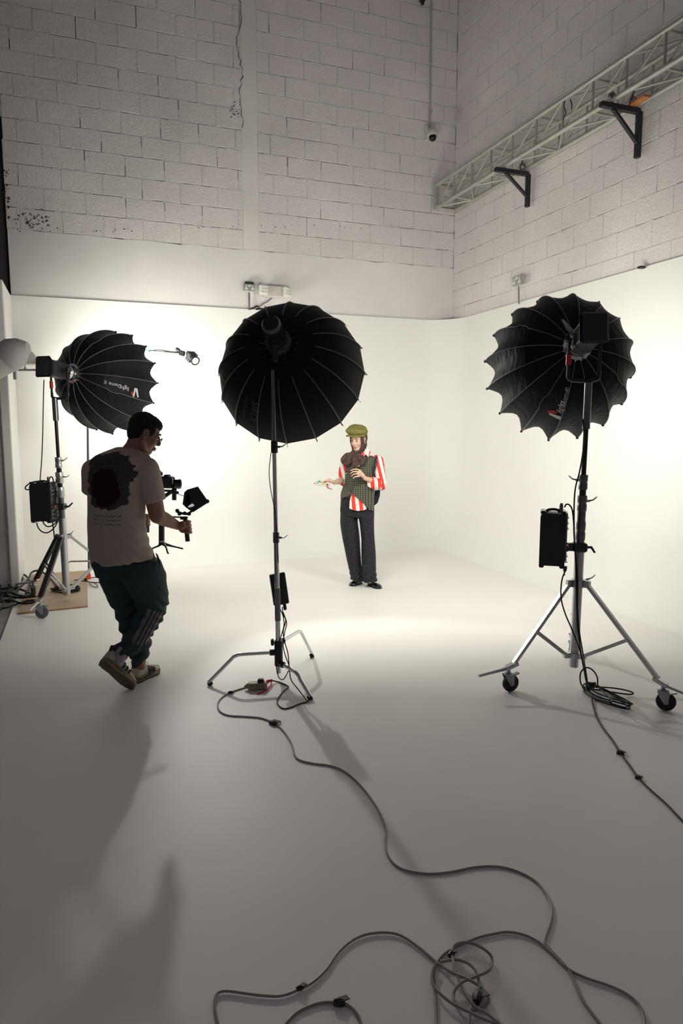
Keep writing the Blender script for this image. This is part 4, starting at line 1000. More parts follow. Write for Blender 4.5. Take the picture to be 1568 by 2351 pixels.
# right stand cables
pp = P(1297, 1300, 4.35)
rt = thing('cable_plug', pp, 'black plug with red mark under the right control pack', 'plug')
g = MB(); g.tube([P(1297, 1300, 4.35), P(1297, 1308, 4.35), P(1296, 1314, 4.35)], [0.014, 0.012, 0.006], 9); g.build('body', M['black'], rt, smooth=True)
g = MB(); g.cyl(P(1296, 1318, 4.35), P(1295, 1321, 4.35), 0.006, n=8); g.build('red_ring', M['red'], rt)
coil_c = G(1395, 1600, 0.02)
cable('mains_cable', [P(1297, 1312, 4.35), P(1291, 1328, 4.33), P(1288, 1350, 4.31), P(1289, 1378, 4.29), P(1298, 1410, 4.27), P(1311, 1440, 4.25), P(1325, 1475, 4.22), P(1333, 1500, 4.18), P(1340, 1530, 4.12), P(1347, 1560, 4.05), G(1352, 1580, 0.03), G(1358, 1600, 0.015)] + gp([(1362, 1620), (1370, 1645), (1385, 1672), (1405, 1698), (1424, 1728), (1445, 1757), (1465, 1785), (1492, 1812), (1530, 1846), (1568, 1886), (1620, 1940)], 0.006), 0.0047, cb, 'black mains cable from the right control pack across the floor to the right edge')
cable('head_cable', [P(1338, 962, 4.36), P(1341, 1000, 4.36), P(1338, 1040, 4.36), P(1330, 1085, 4.36), P(1321, 1120, 4.36), P(1318, 1160, 4.355), P(1318, 1210, 4.35), P(1320, 1260, 4.35), P(1324, 1300, 4.35), P(1326, 1350, 4.35), P(1326, 1400, 4.35), P(1330, 1450, 4.33), P(1338, 1500, 4.25), P(1346, 1550, 4.12), G(1350, 1578, 0.03)], 0.0048, cb, 'black head cable hanging down the right stand pole')
cable('head_cable', [P(1296, 1165, 4.33), P(1300, 1158, 4.33), P(1308, 1160, 4.33), P(1314, 1172, 4.34), P(1317, 1200, 4.345), P(1318, 1230, 4.345), P(1321, 1280, 4.345), P(1323, 1340, 4.345), P(1324, 1400, 4.345), P(1327, 1450, 4.32), P(1334, 1500, 4.24), P(1342, 1545, 4.12), G(1349, 1582, 0.02)], 0.0048, cb, 'second black cable from the control pack top down the right stand')
def loops(name, label, specs, r, m=None, grp=None):
    root = thing(name, specs[0][0], label, 'cable coil')
    for c, rx, ry, ang, z, wob in specs:
        g = MB(); n = 14; pts = []
        for k in range(n):
            a = 2*PI*k/n; rr = 1+wob*math.sin(3*a+rx*40)
            x, y = rx*rr*math.cos(a), ry*rr*math.sin(a)
            pts.append(Vector((c.x + x*math.cos(ang)-y*math.sin(ang), c.y + x*math.sin(ang)+y*math.cos(ang), z + 0.006*math.sin(2*a+ang*3))))
        g.tube(smooth_path(pts, 4, closed=True), r, 7, closed=True); g.build('loop', m or cb, root, smooth=True)
    return root
cc0 = G(1390, 1604, 0.0)
loops('cable_coil', 'black cable coil tied in a bundle beside the right rolling stand', [(cc0, 0.19, 0.075, -1.25, 0.008, 0.05), (cc0+Vector((0.012, 0.01, 0)), 0.17, 0.055, -1.15, 0.016, 0.08), (cc0+Vector((-0.01, 0, 0)), 0.20, 0.065, -1.32, 0.024, 0.05), (cc0+Vector((0.02, -0.02, 0)), 0.16, 0.04, -1.1, 0.032, 0.05), (cc0+Vector((0.05, 0.09, 0)), 0.15, 0.035, -0.35, 0.02, 0.08), (cc0+Vector((-0.05, 0.0, 0)), 0.16, 0.05, -1.55, 0.038, 0.05)], 0.0047)
g_ = thing('cable_coil_loop', P(1352, 1560, 4.0), 'small upright cable loop just above the tied coil at the right stand', 'cable')
g = MB(); g.tube(smooth_path([P(1345, 1585, 4.05), P(1333, 1568, 4.03), P(1333, 1545, 4.02), P(1345, 1533, 4.02), P(1360, 1538, 4.02), P(1371, 1555, 4.03), P(1372, 1575, 4.05)], 5), 0.0045, 7); g.build('strand', cb, g_, smooth=True)
tk = thing('cable_tie', P(1358, 1573, 4.08), 'black strap knot gathering the coil at the right rolling stand', 'tie')
g = MB(); g.ell(P(1358, 1575, 4.09), (0.024, 0.018, 0.016)); g.build('wrap', M['black'], tk, smooth=True)
g = MB(); g.tube([P(1348, 1570, 4.09), P(1368, 1569, 4.08)], [0.006, 0.009], 6); g.build('loose_end', M['black'], tk)
# left stand cables
pc = G(152, 1357, 0.016)
loops('cable_coil', 'black coiled cable at the base of the left rolling stand on the plywood', [(pc, 0.135, 0.085, 0.1, 0.022, 0.04), (pc+Vector((0.01, 0.01, 0)), 0.125, 0.075, 0.2, 0.033, 0.05), (pc+Vector((-0.015, -0.01, 0)), 0.14, 0.08, 0.0, 0.043, 0.03), (pc+Vector((0.02, -0.02, 0)), 0.12, 0.07, 0.3, 0.052, 0.05), (pc+Vector((-0.01, 0.01, 0)), 0.10, 0.06, 0.1, 0.06, 0.05)], 0.0065)
tg = thing('cable_tie', pc + Vector((0.0, -0.09, 0.03)), 'red tie on the coil at the base of the left rolling stand', 'tie'); g = MB(); g.box(pc + Vector((0.0, -0.07, 0.07)), (0.05, 0.03, 0.012), bev=0.004); g.build('wrap', M['red'], tg)
def P6(l, Y): return [P(a, b, Y) for a, b in l]
cable('lamp_lead', P6(((101, 872), (100, 900), (99, 950), (98, 1000), (96, 1050), (93, 1090), (92, 1105)), 6.55), 0.0052, mat('purple_lead', (0.05, 0.025, 0.045, 1), 0.4), 'dark lead hanging from the left lamp head to its control pack')
for k, (l, lb) in enumerate(((((84, 1200), (88, 1212), (97, 1221), (108, 1223), (118, 1218), (127, 1208), (133, 1196)), 'lowest black lead looping under the left control pack'), (((98, 1197), (103, 1205), (110, 1209), (119, 1207), (128, 1200), (134, 1190)), 'middle black lead looping under the left control pack'), (((112, 1120), (113, 1100), (117, 1095), (121, 1098), (123, 1110), (121, 1118)), 'short black lead arched over the left control pack'), (((120, 1195), (122, 1210), (124, 1225), (125, 1236)), 'black lead dropping from the left control pack to the stand collar'))):
    cable('power_lead', P6(l, 6.50), 0.006, cb, lb)
# pile of cables at the left edge
rnd = random.Random(4)
pile = [
 ([(0, 1346), (10, 1333), (18, 1337), (21, 1350), (15, 1360), (0, 1366)], 0.02, 'black cable loop at the left edge of the pile'),
 ([(-20, 1372), (10, 1368), (40, 1372), (75, 1371), (90, 1368), (97, 1358), (108, 1345), (113, 1330)], 0.012, 'black cable running from the pile to the left stand leg'),
 ([(-20, 1398), (10, 1396), (35, 1388), (60, 1380), (80, 1378)], 0.012, 'lowest black cable along the floor in the left pile'),
 ([(-15, 1352), (10, 1362), (30, 1352), (50, 1330), (50, 1322), (56, 1320), (66, 1330), (68, 1350), (60, 1362)], 0.03, 'tall black cable loop in the pile before the shaded wall'),
 ([(30, 1362), (45, 1350), (65, 1330), (72, 1315), (85, 1310), (98, 1314), (105, 1318)], 0.05, 'black cable arching from the pile up to the stand'),
 ([(-10, 1385), (20, 1378), (50, 1385), (75, 1383), (82, 1378)], 0.022, 'thick black cable across the middle of the pile'),
 ([(0, 1362), (20, 1356), (35, 1351), (55, 1356), (70, 1364), (60, 1370), (38, 1366), (22, 1360), (10, 1358)], 0.03, 'black cable coil lying on top of the left pile'),
 ([(115, 1325), (122, 1334), (130, 1345), (135, 1352)], 0.02, 'black cable end crossing the plywood near the stand base'),
 ([(0, 1400), (8, 1385), (2, 1372), (12, 1365), (25, 1372), (22, 1382), (5, 1380)], 0.018, 'short black cable curl at the bottom left of the pile'),
]
for pts, z, lb in pile: cable('floor_cable', [G(a, b, z+rnd.uniform(0, .012)) for a, b in pts], 0.0105, cb, lb)
cable('floor_cable', gp([(168, 1343), (180, 1335), (195, 1334), (210, 1337), (230, 1337), (245, 1330), (262, 1326)], 0.018), 0.006, cb, 'black cable leaving the left stand base behind the man')
cable('floor_cable', gp([(170, 1332), (190, 1329), (215, 1326), (240, 1323), (262, 1320)], 0.018), 0.005, cb, 'upper thin black cable running behind the man')
cable('floor_cable', gp([(205, 1339), (212, 1346), (222, 1348), (224, 1344), (215, 1338), (207, 1337)], 0.012), 0.004, cb, 'small cable loop on the floor right of the plywood')
# ---------------------------------------------------------------- people
def wr(amp, f=18.0, seed=0.0, stretch=(1, 1, 1)):
    def d(co):
        x, y, z = co[:, 0]*f*stretch[0], co[:, 1]*f*stretch[1], co[:, 2]*f*stretch[2]
        n = np.sin(x+1.7*np.sin(z*.7+seed)+seed)*np.sin(y*.9+1.3*np.sin(x*.6)+seed*2) + .6*np.sin(z*1.1+1.5*np.sin(x*.8+seed)+1.2*np.sin(y*.7)) + .4*np.sin(2.3*z+1.9*y-1.1*x+seed)
        return amp*n
    return d
def noise_mat(name, c0, c1, scale, rough=0.8, bump=0.3, bscale=60):
    m = mat(name, c0, rough, bump=bump, bscale=bscale, var=0.01, vscale=scale)
    r = [n for n in m.node_tree.nodes if n.type == 'VALTORGB'][0]; r.color_ramp.elements[0].color = c0; r.color_ramp.elements[1].color = c1
    return m
def limb(mb, pts, rads, n=12):
    """chain of tapered segments with ball joints"""
    for i in range(len(pts)-1):
        mb.tube([pts[i], pts[i+1]], [rads[i], rads[i+1]], n)
    for p, r in zip(pts, rads): mb.ell(p, r*0.985, n=12, m=8)
def ringpx(PF, rows, X, Yv, ca, sa):
    """rows: (cx, cy, half width px, dy, depth ratio, tilt) -> loft rings"""
    out = []
    for (cx, cy, hw, dy, dr) in rows:
        c = PF(cx, cy, dy); w = (PF(cx+hw, cy, dy)-c).length
        rx = w/math.sqrt(ca*ca+(dr*sa)**2); out.append((c, X, Yv, rx, rx*dr))
    return out
def head(c, R, mb, s=1.0):
    def H(x, y, z): return Vector(c) + R @ Vector((x*s, y*s, z*s))
    def E(x, y, z, a, b, d): mb.ell(H(x, y, z), (a*s, b*s, d*s), R, n=20, m=14)
    E(-.012, 0, .030, .095, .074, .088); E(.034, 0, -.030, .055, .058, .082); E(.055, 0, -.098, .030, .032, .026)
    for q in (1, -1):
        mb.tube([H(-.01, q*.055, -.045), H(.02, q*.048, -.085), H(.055, q*.018, -.104)], [.024*s, .022*s, .018*s], 10)
        E(.056, q*.036, -.032, .028, .024, .026); E(.074, q*.028, .024, .014, .026, .009)
        E(.097, q*.011, -.039, .009, .008, .007)
        # ear
        mb.tube(smooth_path([H(.004, q*.074, -.03), H(.014, q*.082, .0), H(.004, q*.086, .024), H(-.014, q*.086, .018), H(-.014, q*.082, -.008), H(-.002, q*.076, -.034)], 3), .0065*s, 7)
        E(.0, q*.078, -.005, .012, .006, .022)
    mb.tube([H(.086, 0, .016), H(.097, 0, -.012), H(.106, 0, -.031)], [.0085*s, .0105*s, .0135*s], 9); E(.104, 0, -.033, .013, .012, .011)
    E(.088, 0, -.064, .011, .021, .007); E(.086, 0, -.074, .011, .019, .008)
    return H
def face_bits(H, R, s, root, iris, lipm, browm, closed=False):
    for q in (1, -1):
        g = MB(); g.ell(H(.0745, q*.030, -.002), (.0125*s, .0150*s, .0085*s), R, n=12, m=8); e = g.build('eye', M['eye_white'] if not closed else M['lid'], root, smooth=True)
        g = MB(); g.ell(H(.0850, q*.030, -.003), (.0035*s, .0062*s, .0062*s), R, n=10, m=6); g.build('iris', iris, e, smooth=True)
        g = MB(); g.tube(smooth_path([H(.080, q*.014, .004), H(.088, q*.028, .0095), H(.080, q*.046, .003)], 4), .0024*s, 6); g.build('eyelid', M['lid'], root, smooth=True)
        g = MB(); g.tube(smooth_path([H(.090, q*.012, .024), H(.090, q*.030, .032), H(.076, q*.050, .026)], 4), [.0022*s]+[.0034*s]*6+[.002*s]*2, 6); g.build('eyebrow', browm, root, smooth=True)
    g = MB(); g.tube(smooth_path([H(.083, .020, -.0685), H(.096, .008, -.0635), H(.0985, 0, -.066), H(.096, -.008, -.0635), H(.083, -.020, -.0685)], 3), [.0022*s]+[.0042*s]*11+[.0022*s], 7)
    g.tube(smooth_path([H(.084, .018, -.071), H(.096, 0, -.077), H(.084, -.018, -.071)], 4), [.002*s]+[.0052*s]*7+[.002*s], 7); g.build('lips', lipm, root, smooth=True)
M['eye_white'] = mat('eye_white', (0.6, 0.57, 0.54, 1), 0.3); M['lid'] = mat('eyelash_dark', (0.03, 0.018, 0.014, 1), 0.6)
M['iris'] = mat('iris_brown', (0.03, 0.015, 0.008, 1), 0.2)
def finger(mb, pts, r0=.0092, r1=.0070):
    p = smooth_path(pts, 3); n = len(p); rs = [r0+(r1-r0)*i/(n-1) for i in range(n)]
    mb.tube(p, rs, 9); mb.ell(p[-1], r1, n=8, m=6)
# ======================= the camera operator =======================
YM = 4.42
def PM(a, b, dy=0.0): return P(a, b, YM+dy)
am = math.radians(32); Fm = Vector((math.sin(am), math.cos(am), 0)); Rm = Vector((math.cos(am), -math.sin(am), 0)); ca, sa = math.cos(am), math.sin(am)
man = thing('person', Vector((PM(300, 1560).x, YM, 0)), 'man seen from behind in a printed T-shirt and dark track trousers, holding a gimbal', 'person')
M['skin_m'] = noise_mat('man_skin', (0.27, 0.14, 0.10, 1), (0.33, 0.18, 0.13, 1), 12, 0.55, 0.08, 120)
bm_ = MB()
# head: profile to the right, tilted down
hz = math.radians(70); hp = math.radians(24)
hf = Vector((math.sin(hz)*math.cos(hp), math.cos(hz)*math.cos(hp), -math.sin(hp))); hl = Vector((-math.cos(hz), math.sin(hz), 0)); hu = hf.cross(hl)
RH = Matrix((hf, hl, hu)).transposed(); hc = PM(333, 995, 0.0); HS = 1.0
H1 = head(hc, RH, bm_, HS)
limb(bm_, [H1(-.028, 0, -.05), PM(308, 1028, -.01), PM(292, 1052, -.02)], [.056, .058, .066], 16)
# trunk inside the clothes, arms, legs as one skin
sr, er, wrp = PM(338, 1078, -.09), PM(361, 1184, -.06), PM(408, 1207, 0.10)
sl, el_, wl_ = PM(214, 1082, .10), PM(236, 1175, .32), PM(330, 1196, .46)
limb(bm_, [PM(285, 1070, .02), PM(270, 1110, .02), PM(270, 1180, .02), PM(276, 1250, .02), PM(289, 1290, .01)], [.09, .105, .105, .105, .10], 16)
limb(bm_, [PM(285, 1062, 0), sr], [.075, .066]); limb(bm_, [PM(285, 1062, 0), sl], [.075, .066])
limb(bm_, [sr, er], [.066, .052]); limb(bm_, [er, er.lerp(wrp, .35), wrp], [.050, .047, .029])
limb(bm_, [sl, el_], [.06, .047]); limb(bm_, [el_, el_.lerp(wl_, .35), wl_], [.046, .043, .028])
hipR, kneeR, ankR = PM(322, 1322, -.04), PM(351, 1392, .02), PM(283, 1503, -.14)
hipL, kneeL, ankL = PM(268, 1322, .06), PM(300, 1418, .11), PM(322, 1527, .03)
limb(bm_, [hipR, kneeR], [.07, .052]); limb(bm_, [kneeR, ankR], [.055, .036]); limb(bm_, [hipL, kneeL], [.065, .05]); limb(bm_, [kneeL, ankL], [.055, .036])
# right hand closed round the grip
gA, gB = PM(425, 1189, .13), PM(431, 1243, .12); gax = (gB-gA).normalized()
hm = PM(417, 1207, .10); bm_.tube([wrp, PM(413, 1207, .095), PM(420, 1206, .085), PM(426, 1203, .085)], [.028, .034, .036, .030], 12, flat=0.8)
for i in range(4):
    o = gax*(-.036+.024*i+.018); base = PM(425, 1204, .085)+o
    finger(bm_, [base, PM(433, 1203, .095)+o, PM(437, 1204, .135)+o, PM(432, 1205, .165)+o, PM(424, 1206, .16)+o], .0108, .0085)
finger(bm_, [PM(413, 1211, .085), PM(415, 1218, .085), PM(421, 1221, .09), PM(428, 1220, .10)], .0125, .0095)
# left hand closed round the far grip
for i in range(4):
    o = Vector((0, 0, .035-.022*i)); finger(bm_, [PM(332, 1196, .46)+o, PM(338, 1195, .44)+o, PM(343, 1195, .46)+o, PM(342, 1196, .49)+o], .010, .008)
bm_.ell(PM(332, 1197, .465), (.034, .022, .046)); finger(bm_, [PM(330, 1192, .46), PM(335, 1186, .46), PM(341, 1187, .47)], .011, .009)
blob('body', bm_, 0.0052, M['skin_m'], man, it=3)
face_bits(H1, RH, HS, man, M['iris'], mat('man_lips', (0.26, 0.10, 0.09, 1), 0.5), mat('man_brow', (0.01, 0.008, 0.007, 1), 0.8))
# hair
hm_ = MB(); 
def HE(x, y, z, a, b, d): hm_.ell(H1(x, y, z), (a, b, d), RH, n=22, m=16)
HE(-.024, 0, .040, .096, .0795, .091); HE(.002, 0, .070, .084, .066, .056); HE(.054, 0, .080, .032, .050, .022); HE(-.052, 0, -.010, .058, .066, .07)
for q in (1, -1): HE(.005, q*.060, .028, .048, .020, .042)
M['hair_m'] = mat('man_hair', (0.008, 0.007, 0.007, 1), 0.8, bump=0.9, bscale=220)
blob('hair', hm_, 0.005, M['hair_m'], man, it=3, disp=wr(0.0012, 150))
# glasses
gl = MB(); lc = H1(.103, -.032, -.004)
def ringl(q): return [H1(.110-abs(math.cos(a))*0.004, q*.034+.026*math.cos(a), -.010+.023*math.sin(a)) for a in [2*PI*k/16 for k in range(16)]]
for q in (1, -1): gl.tube(ringl(q), .0016, 6, closed=True)
gl.tube(smooth_path([H1(.110, .010, .0), H1(.114, 0, .004), H1(.110, -.010, .0)], 3), .0016, 6)
for q in (1, -1): gl.tube([H1(.106, q*.060, .002), H1(.05, q*.076, .004), H1(-.004, q*.086, .006), H1(-.022, q*.086, -.012)], .0018, 6)
go = gl.build('glasses', mat('glasses_frame', (0.04, 0.035, 0.06, 1), 0.3, 0.3), man, smooth=True)
# T-shirt with printed back
def shirt_mat():
    m = bpy.data.materials.new('printed_tshirt'); m.use_nodes = True; nt = m.node_tree; b = nt.nodes['Principled BSDF']; b.inputs['Roughness'].default_value = 0.9; b.inputs['Specular IOR Level'].default_value = 0.15
    def N(t, **k):
        n = nt.nodes.new(t)
        for a, v in k.items(): setattr(n, a, v)
        return n
    def mth(op, a, b_=None, c=None):
        n = N('ShaderNodeMath', operation=op)
        for i, v in enumerate((a, b_, c)):
            if v is None: continue
            if isinstance(v, (int, float)): n.inputs[i].default_value = v
            else: nt.links.new(v, n.inputs[i])
        return n.outputs[0]
    tc = N('ShaderNodeTexCoord'); 
    def dot(v, off):
        n = N('ShaderNodeVectorMath', operation='DOT_PRODUCT'); nt.links.new(tc.outputs['Object'], n.inputs[0]); n.inputs[1].default_value = v
        return mth('SUBTRACT', n.outputs['Value'], off)
    c0 = PM(250, 1105, -.12)
    u = dot(tuple(Rm), c0.dot(Rm)); v = dot((0, 0, 1), c0.z); dpt = dot(tuple(Fm), c0.dot(Fm))
    nz = N('ShaderNodeTexNoise'); nz.inputs['Scale'].default_value = 26; nz.inputs['Detail'].default_value = 5; nt.links.new(tc.outputs['Object'], nz.inputs['Vector'])
    nz2 = N('ShaderNodeTexNoise'); nz2.inputs['Scale'].default_value = 60; nz2.inputs['Detail'].default_value = 4; nt.links.new(tc.outputs['Object'], nz2.inputs['Vector'])
    wob = mth('MULTIPLY', mth('SUBTRACT', nz.outputs['Fac'], 0.5), 0.9)
    def ellm(px, py, rx, ry):
        q = PM(px, py, -.12); du = (q-c0).dot(Rm)*1.0; dv = q.z-c0.z
        a = mth('DIVIDE', mth('SUBTRACT', u, du), rx*1.12); b2 = mth('DIVIDE', mth('SUBTRACT', v, dv), ry)
        return mth('LESS_THAN', mth('ADD', mth('SQRT', mth('ADD', mth('POWER', a, 2), mth('POWER', b2, 2))), wob), 1.0)
    leaves = None
    for e in ((240, 1064, .15, .06), (297, 1080, .06, .085), (215, 1085, .09, .10), (240, 1110, .15, .15), (243, 1145, .13, .07), (262, 1056, .08, .05), (280, 1120, .07, .08)):
        k = ellm(*e); leaves = k if leaves is None else mth('MAXIMUM', leaves, k)
    rose = None
    for e in ((243, 1120, .105, .12), (247, 1100, .08, .07), (265, 1128, .06, .06)):
        k = ellm(*e); rose = k if rose is None else mth('MAXIMUM', rose, k)
    back = mth('LESS_THAN', dpt, 0.10)
    leaves = mth('MULTIPLY', leaves, back); rose = mth('MULTIPLY', rose, back)
    # three faint script lines
    lines = None
    for py in (1184, 1193, 1203):
        q = PM(250, py, -.12); dv = q.z-c0.z
        lw = mth('LESS_THAN', mth('ABSOLUTE', mth('SUBTRACT', v, mth('ADD', mth('MULTIPLY', mth('SINE', mth('MULTIPLY', u, 230.0)), 0.0035), dv))), 0.0028)
        lw = mth('MULTIPLY', lw, mth('LESS_THAN', mth('ABSOLUTE', mth('ADD', u, 0.01)), 0.105)); lw = mth('MULTIPLY', lw, mth('GREATER_THAN', nz2.outputs['Fac'], 0.45))
        lines = lw if lines is None else mth('MAXIMUM', lines, lw)
    lines = mth('MULTIPLY', lines, back)
    def mix(f, a, b2):
        n = N('ShaderNodeMix', data_type='RGBA'); nt.links.new(f, n.inputs[0]) 
        for i, q in ((6, a), (7, b2)):
            if isinstance(q, tuple): n.inputs[i].default_value = q
            else: nt.links.new(q, n.inputs[i])
        return n.outputs[2]
    base = (0.44, 0.39, 0.33, 1)
    lf = mix(nz2.outputs['Fac'], (0.006, 0.007, 0.009, 1), (0.055, 0.06, 0.065, 1)); rs_ = mix(nz2.outputs['Fac'], (0.008, 0.001, 0.002, 1), (0.045, 0.006, 0.006, 1))
    c = mix(mth('MULTIPLY', leaves, 0.93), base, lf); c = mix(rose, c, rs_); c = mix(mth('MULTIPLY', lines, 0.8), c, (0.03, 0.035, 0.035, 1))
    nt.links.new(c, b.inputs['Base Color'])
    bp = N('ShaderNodeBump'); bp.inputs['Strength'].default_value = 0.35; bp.inputs['Distance'].default_value = 0.006; nt.links.new(nz2.outputs['Fac'], bp.inputs['Height']); nt.links.new(bp.outputs['Normal'], b.inputs['Normal'])
    return m
sh = MB(); Z3 = Vector((0, 0, 1))
rows = [(296, 1027, 27, .0, .9), (290, 1036, 44, .0, .75), (282, 1046, 66, 0, .62), (275, 1058, 78, 0, .56), (271, 1075, 77, 0, .56), (268, 1100, 74, 0, .60), (268, 1130, 71, 0, .62), (267, 1170, 69, 0, .64), (268, 1210, 70, 0, .66), (272, 1245, 73, 0, .68), (278, 1270, 77, 0, .68)]
rings = ringpx(PM, rows, Rm, Fm, ca, sa)
# slanted hem
tx = (Rm + Vector((0, 0, .16))).normalized()
rings += [(PM(280, 1284, 0), tx, Fm, rings[-1][3], rings[-1][4]), (PM(280, 1293, 0), tx, Fm, rings[-1][3]*.985, rings[-1][4]*.985)]
sh.loft(rings, 32, 2.2)
hemR = PM(356, 1151, -.075); hemL = PM(212, 1128, .17)
for s_, h_, r0, r1 in ((sr, hemR, .078, .068), (sl, hemL, .078, .070)):
    sh.ell(s_ + Vector((0, 0, .004)), r0*.98, n=16, m=10); sh.tube([s_, s_.lerp(h_, .5), h_], [r0, (r0+r1)/2, r1*1.02], 18)
sh.tube([PM(285, 1058, 0), sr], [.09, .078], 16); sh.tube([PM(285, 1058, 0), sl], [.09, .078], 16)
def shirt_disp(co):
    d = wr(0.0022, 16, 1.0, (1, 1, .5))(co); low = np.clip((1.25-co[:, 2])/.35, 0, 1)
    return d + low*0.005*np.sin(co[:, 2]*95+6*np.sin(co[:, 0]*14)+co[:, 0]*22)*np.clip((co[:, 0]-PM(270, 1200).x)/.15, 0, 1)
blob('tshirt', sh, 0.0065, shirt_mat(), man, it=6, disp=shirt_disp)
# trousers with side stripes
def trouser_mat():
    m = mat('track_trousers', (0.030, 0.056, 0.060, 1), 0.75, bump=0.25, bscale=90, spec=0.2); nt = m.node_tree; b = nt.nodes['Principled BSDF']
    def mth(op, a, b_=None):
        n = nt.nodes.new('ShaderNodeMath'); n.operation = op
        for i, v in enumerate((a, b_)):
            if v is None: continue
            if isinstance(v, (int, float)): n.inputs[i].default_value = v
            else: nt.links.new(v, n.inputs[i])
        return n.outputs[0]
    tc = [n for n in nt.nodes if n.type == 'TEX_COORD'][0]
    p0, p1 = PM(358, 1402, -.05), PM(322, 1474, -.12); al = (p1-p0); al.y = 0; ln = al.length; al.normalize(); ac = Vector((-al.z, 0, al.x)); 
    if ac.x < 0: ac = -ac
    def dot(v, off):
        n = nt.nodes.new('ShaderNodeVectorMath'); n.operation = 'DOT_PRODUCT'; nt.links.new(tc.outputs['Object'], n.inputs[0]); n.inputs[1].default_value = v
        return mth('SUBTRACT', n.outputs['Value'], off)
    u = dot(tuple(ac), p0.dot(ac)); v = dot(tuple(al), p0.dot(al)); yy = dot((0, 1, 0), 0.0)
    msk = None
    for a_, b_ in ((-.048, -.022), (-.010, .004), (.014, .024), (.034, .045)):
        k = mth('MULTIPLY', mth('GREATER_THAN', u, a_), mth('LESS_THAN', u, b_)); msk = k if msk is None else mth('MAXIMUM', msk, k)
    msk = mth('MULTIPLY', msk, mth('MULTIPLY', mth('GREATER_THAN', v, 0.0), mth('LESS_THAN', v, ln)))
    msk = mth('MULTIPLY', msk, mth('LESS_THAN', yy, YM-0.02))
    mx = nt.nodes.new('ShaderNodeMix'); mx.data_type = 'RGBA'; mx.inputs[6].default_value = (0.030, 0.056, 0.060, 1); mx.inputs[7].default_value = (0.20, 0.17, 0.17, 1)
    nt.links.new(msk, mx.inputs[0]); nt.links.new(mx.outputs[2], b.inputs['Base Color']); return m
tz = MB()
def tl(rows, dr=.95): tz.loft([(c, Vector((1, 0, 0)), Vector((0, 1, 0)), rx, ry) for c, _, _, rx, ry in ringpx(PM, rows, Rm, Fm, 1, 0)], 22)
tl([(284, 1262, 66, 0, .75), (288, 1290, 74, 0, .75), (296, 1322, 76, 0, .7)])
tl([(318, 1285, 48, -.04, 1.0), (328, 1320, 52, -.03, 1.0), (338, 1350, 46, 0, 1.0), (349, 1378, 38, .03, 1.05), (350, 1398, 33, .03, 1.1), (338, 1425, 33, -.01, 1.0), (322, 1452, 33, -.06, 1.0), (307, 1476, 34, -.10, 1.0), (296, 1492, 26, -.12, 1.0), (290, 1502, 17, -.13, 1.0)])
tl([(262, 1285, 44, .05, 1.0), (272, 1330, 43, .07, 1.0), (285, 1370, 38, .09, 1.0), (300, 1405, 35, .11, 1.0), (308, 1440, 33, .09, 1.0), (316, 1475, 29, .06, 1.0), (320, 1500, 22, .04, 1.0), (319, 1520, 15, .03, 1.0), (317, 1530, 12, .03, 1.0)])
tz.ell(PM(280, 1488, -.13), (.05, .045, .035)); tz.ell(PM(322, 1508, .02), (.05, .05, .04)); tz.ell(PM(377, 1385, .03), (.03, .05, .03))
def tr_disp(co):
    z = co[:, 2]; x = co[:, 0]; y = co[:, 1]
    d = wr(0.004, 20, 2.0, (1, 1, 1.5))(co)
    for zc_, w_, a_ in ((kneeR.z-.03, .10, .007), (ankR.z+.05, .09, .008), (ankL.z+.08, .08, .007)):
        d += a_*np.exp(-((z-zc_)/w_)**2)*np.sin(z*85+5*np.sin(x*16)+4*np.sin(y*13))
    return d
blob('trousers', tz, 0.0065, trouser_mat(), man, it=4, disp=tr_disp)
g = MB(); g.prism([PM(a, b, -.10) for a, b in ((357, 1270), (361, 1274), (367, 1288), (369, 1298), (366, 1299), (361, 1284))], Vector((0, 0, 0)), Vector((0.0, .012, 0))); g.build('pocket_edge', M['rubber'], man)
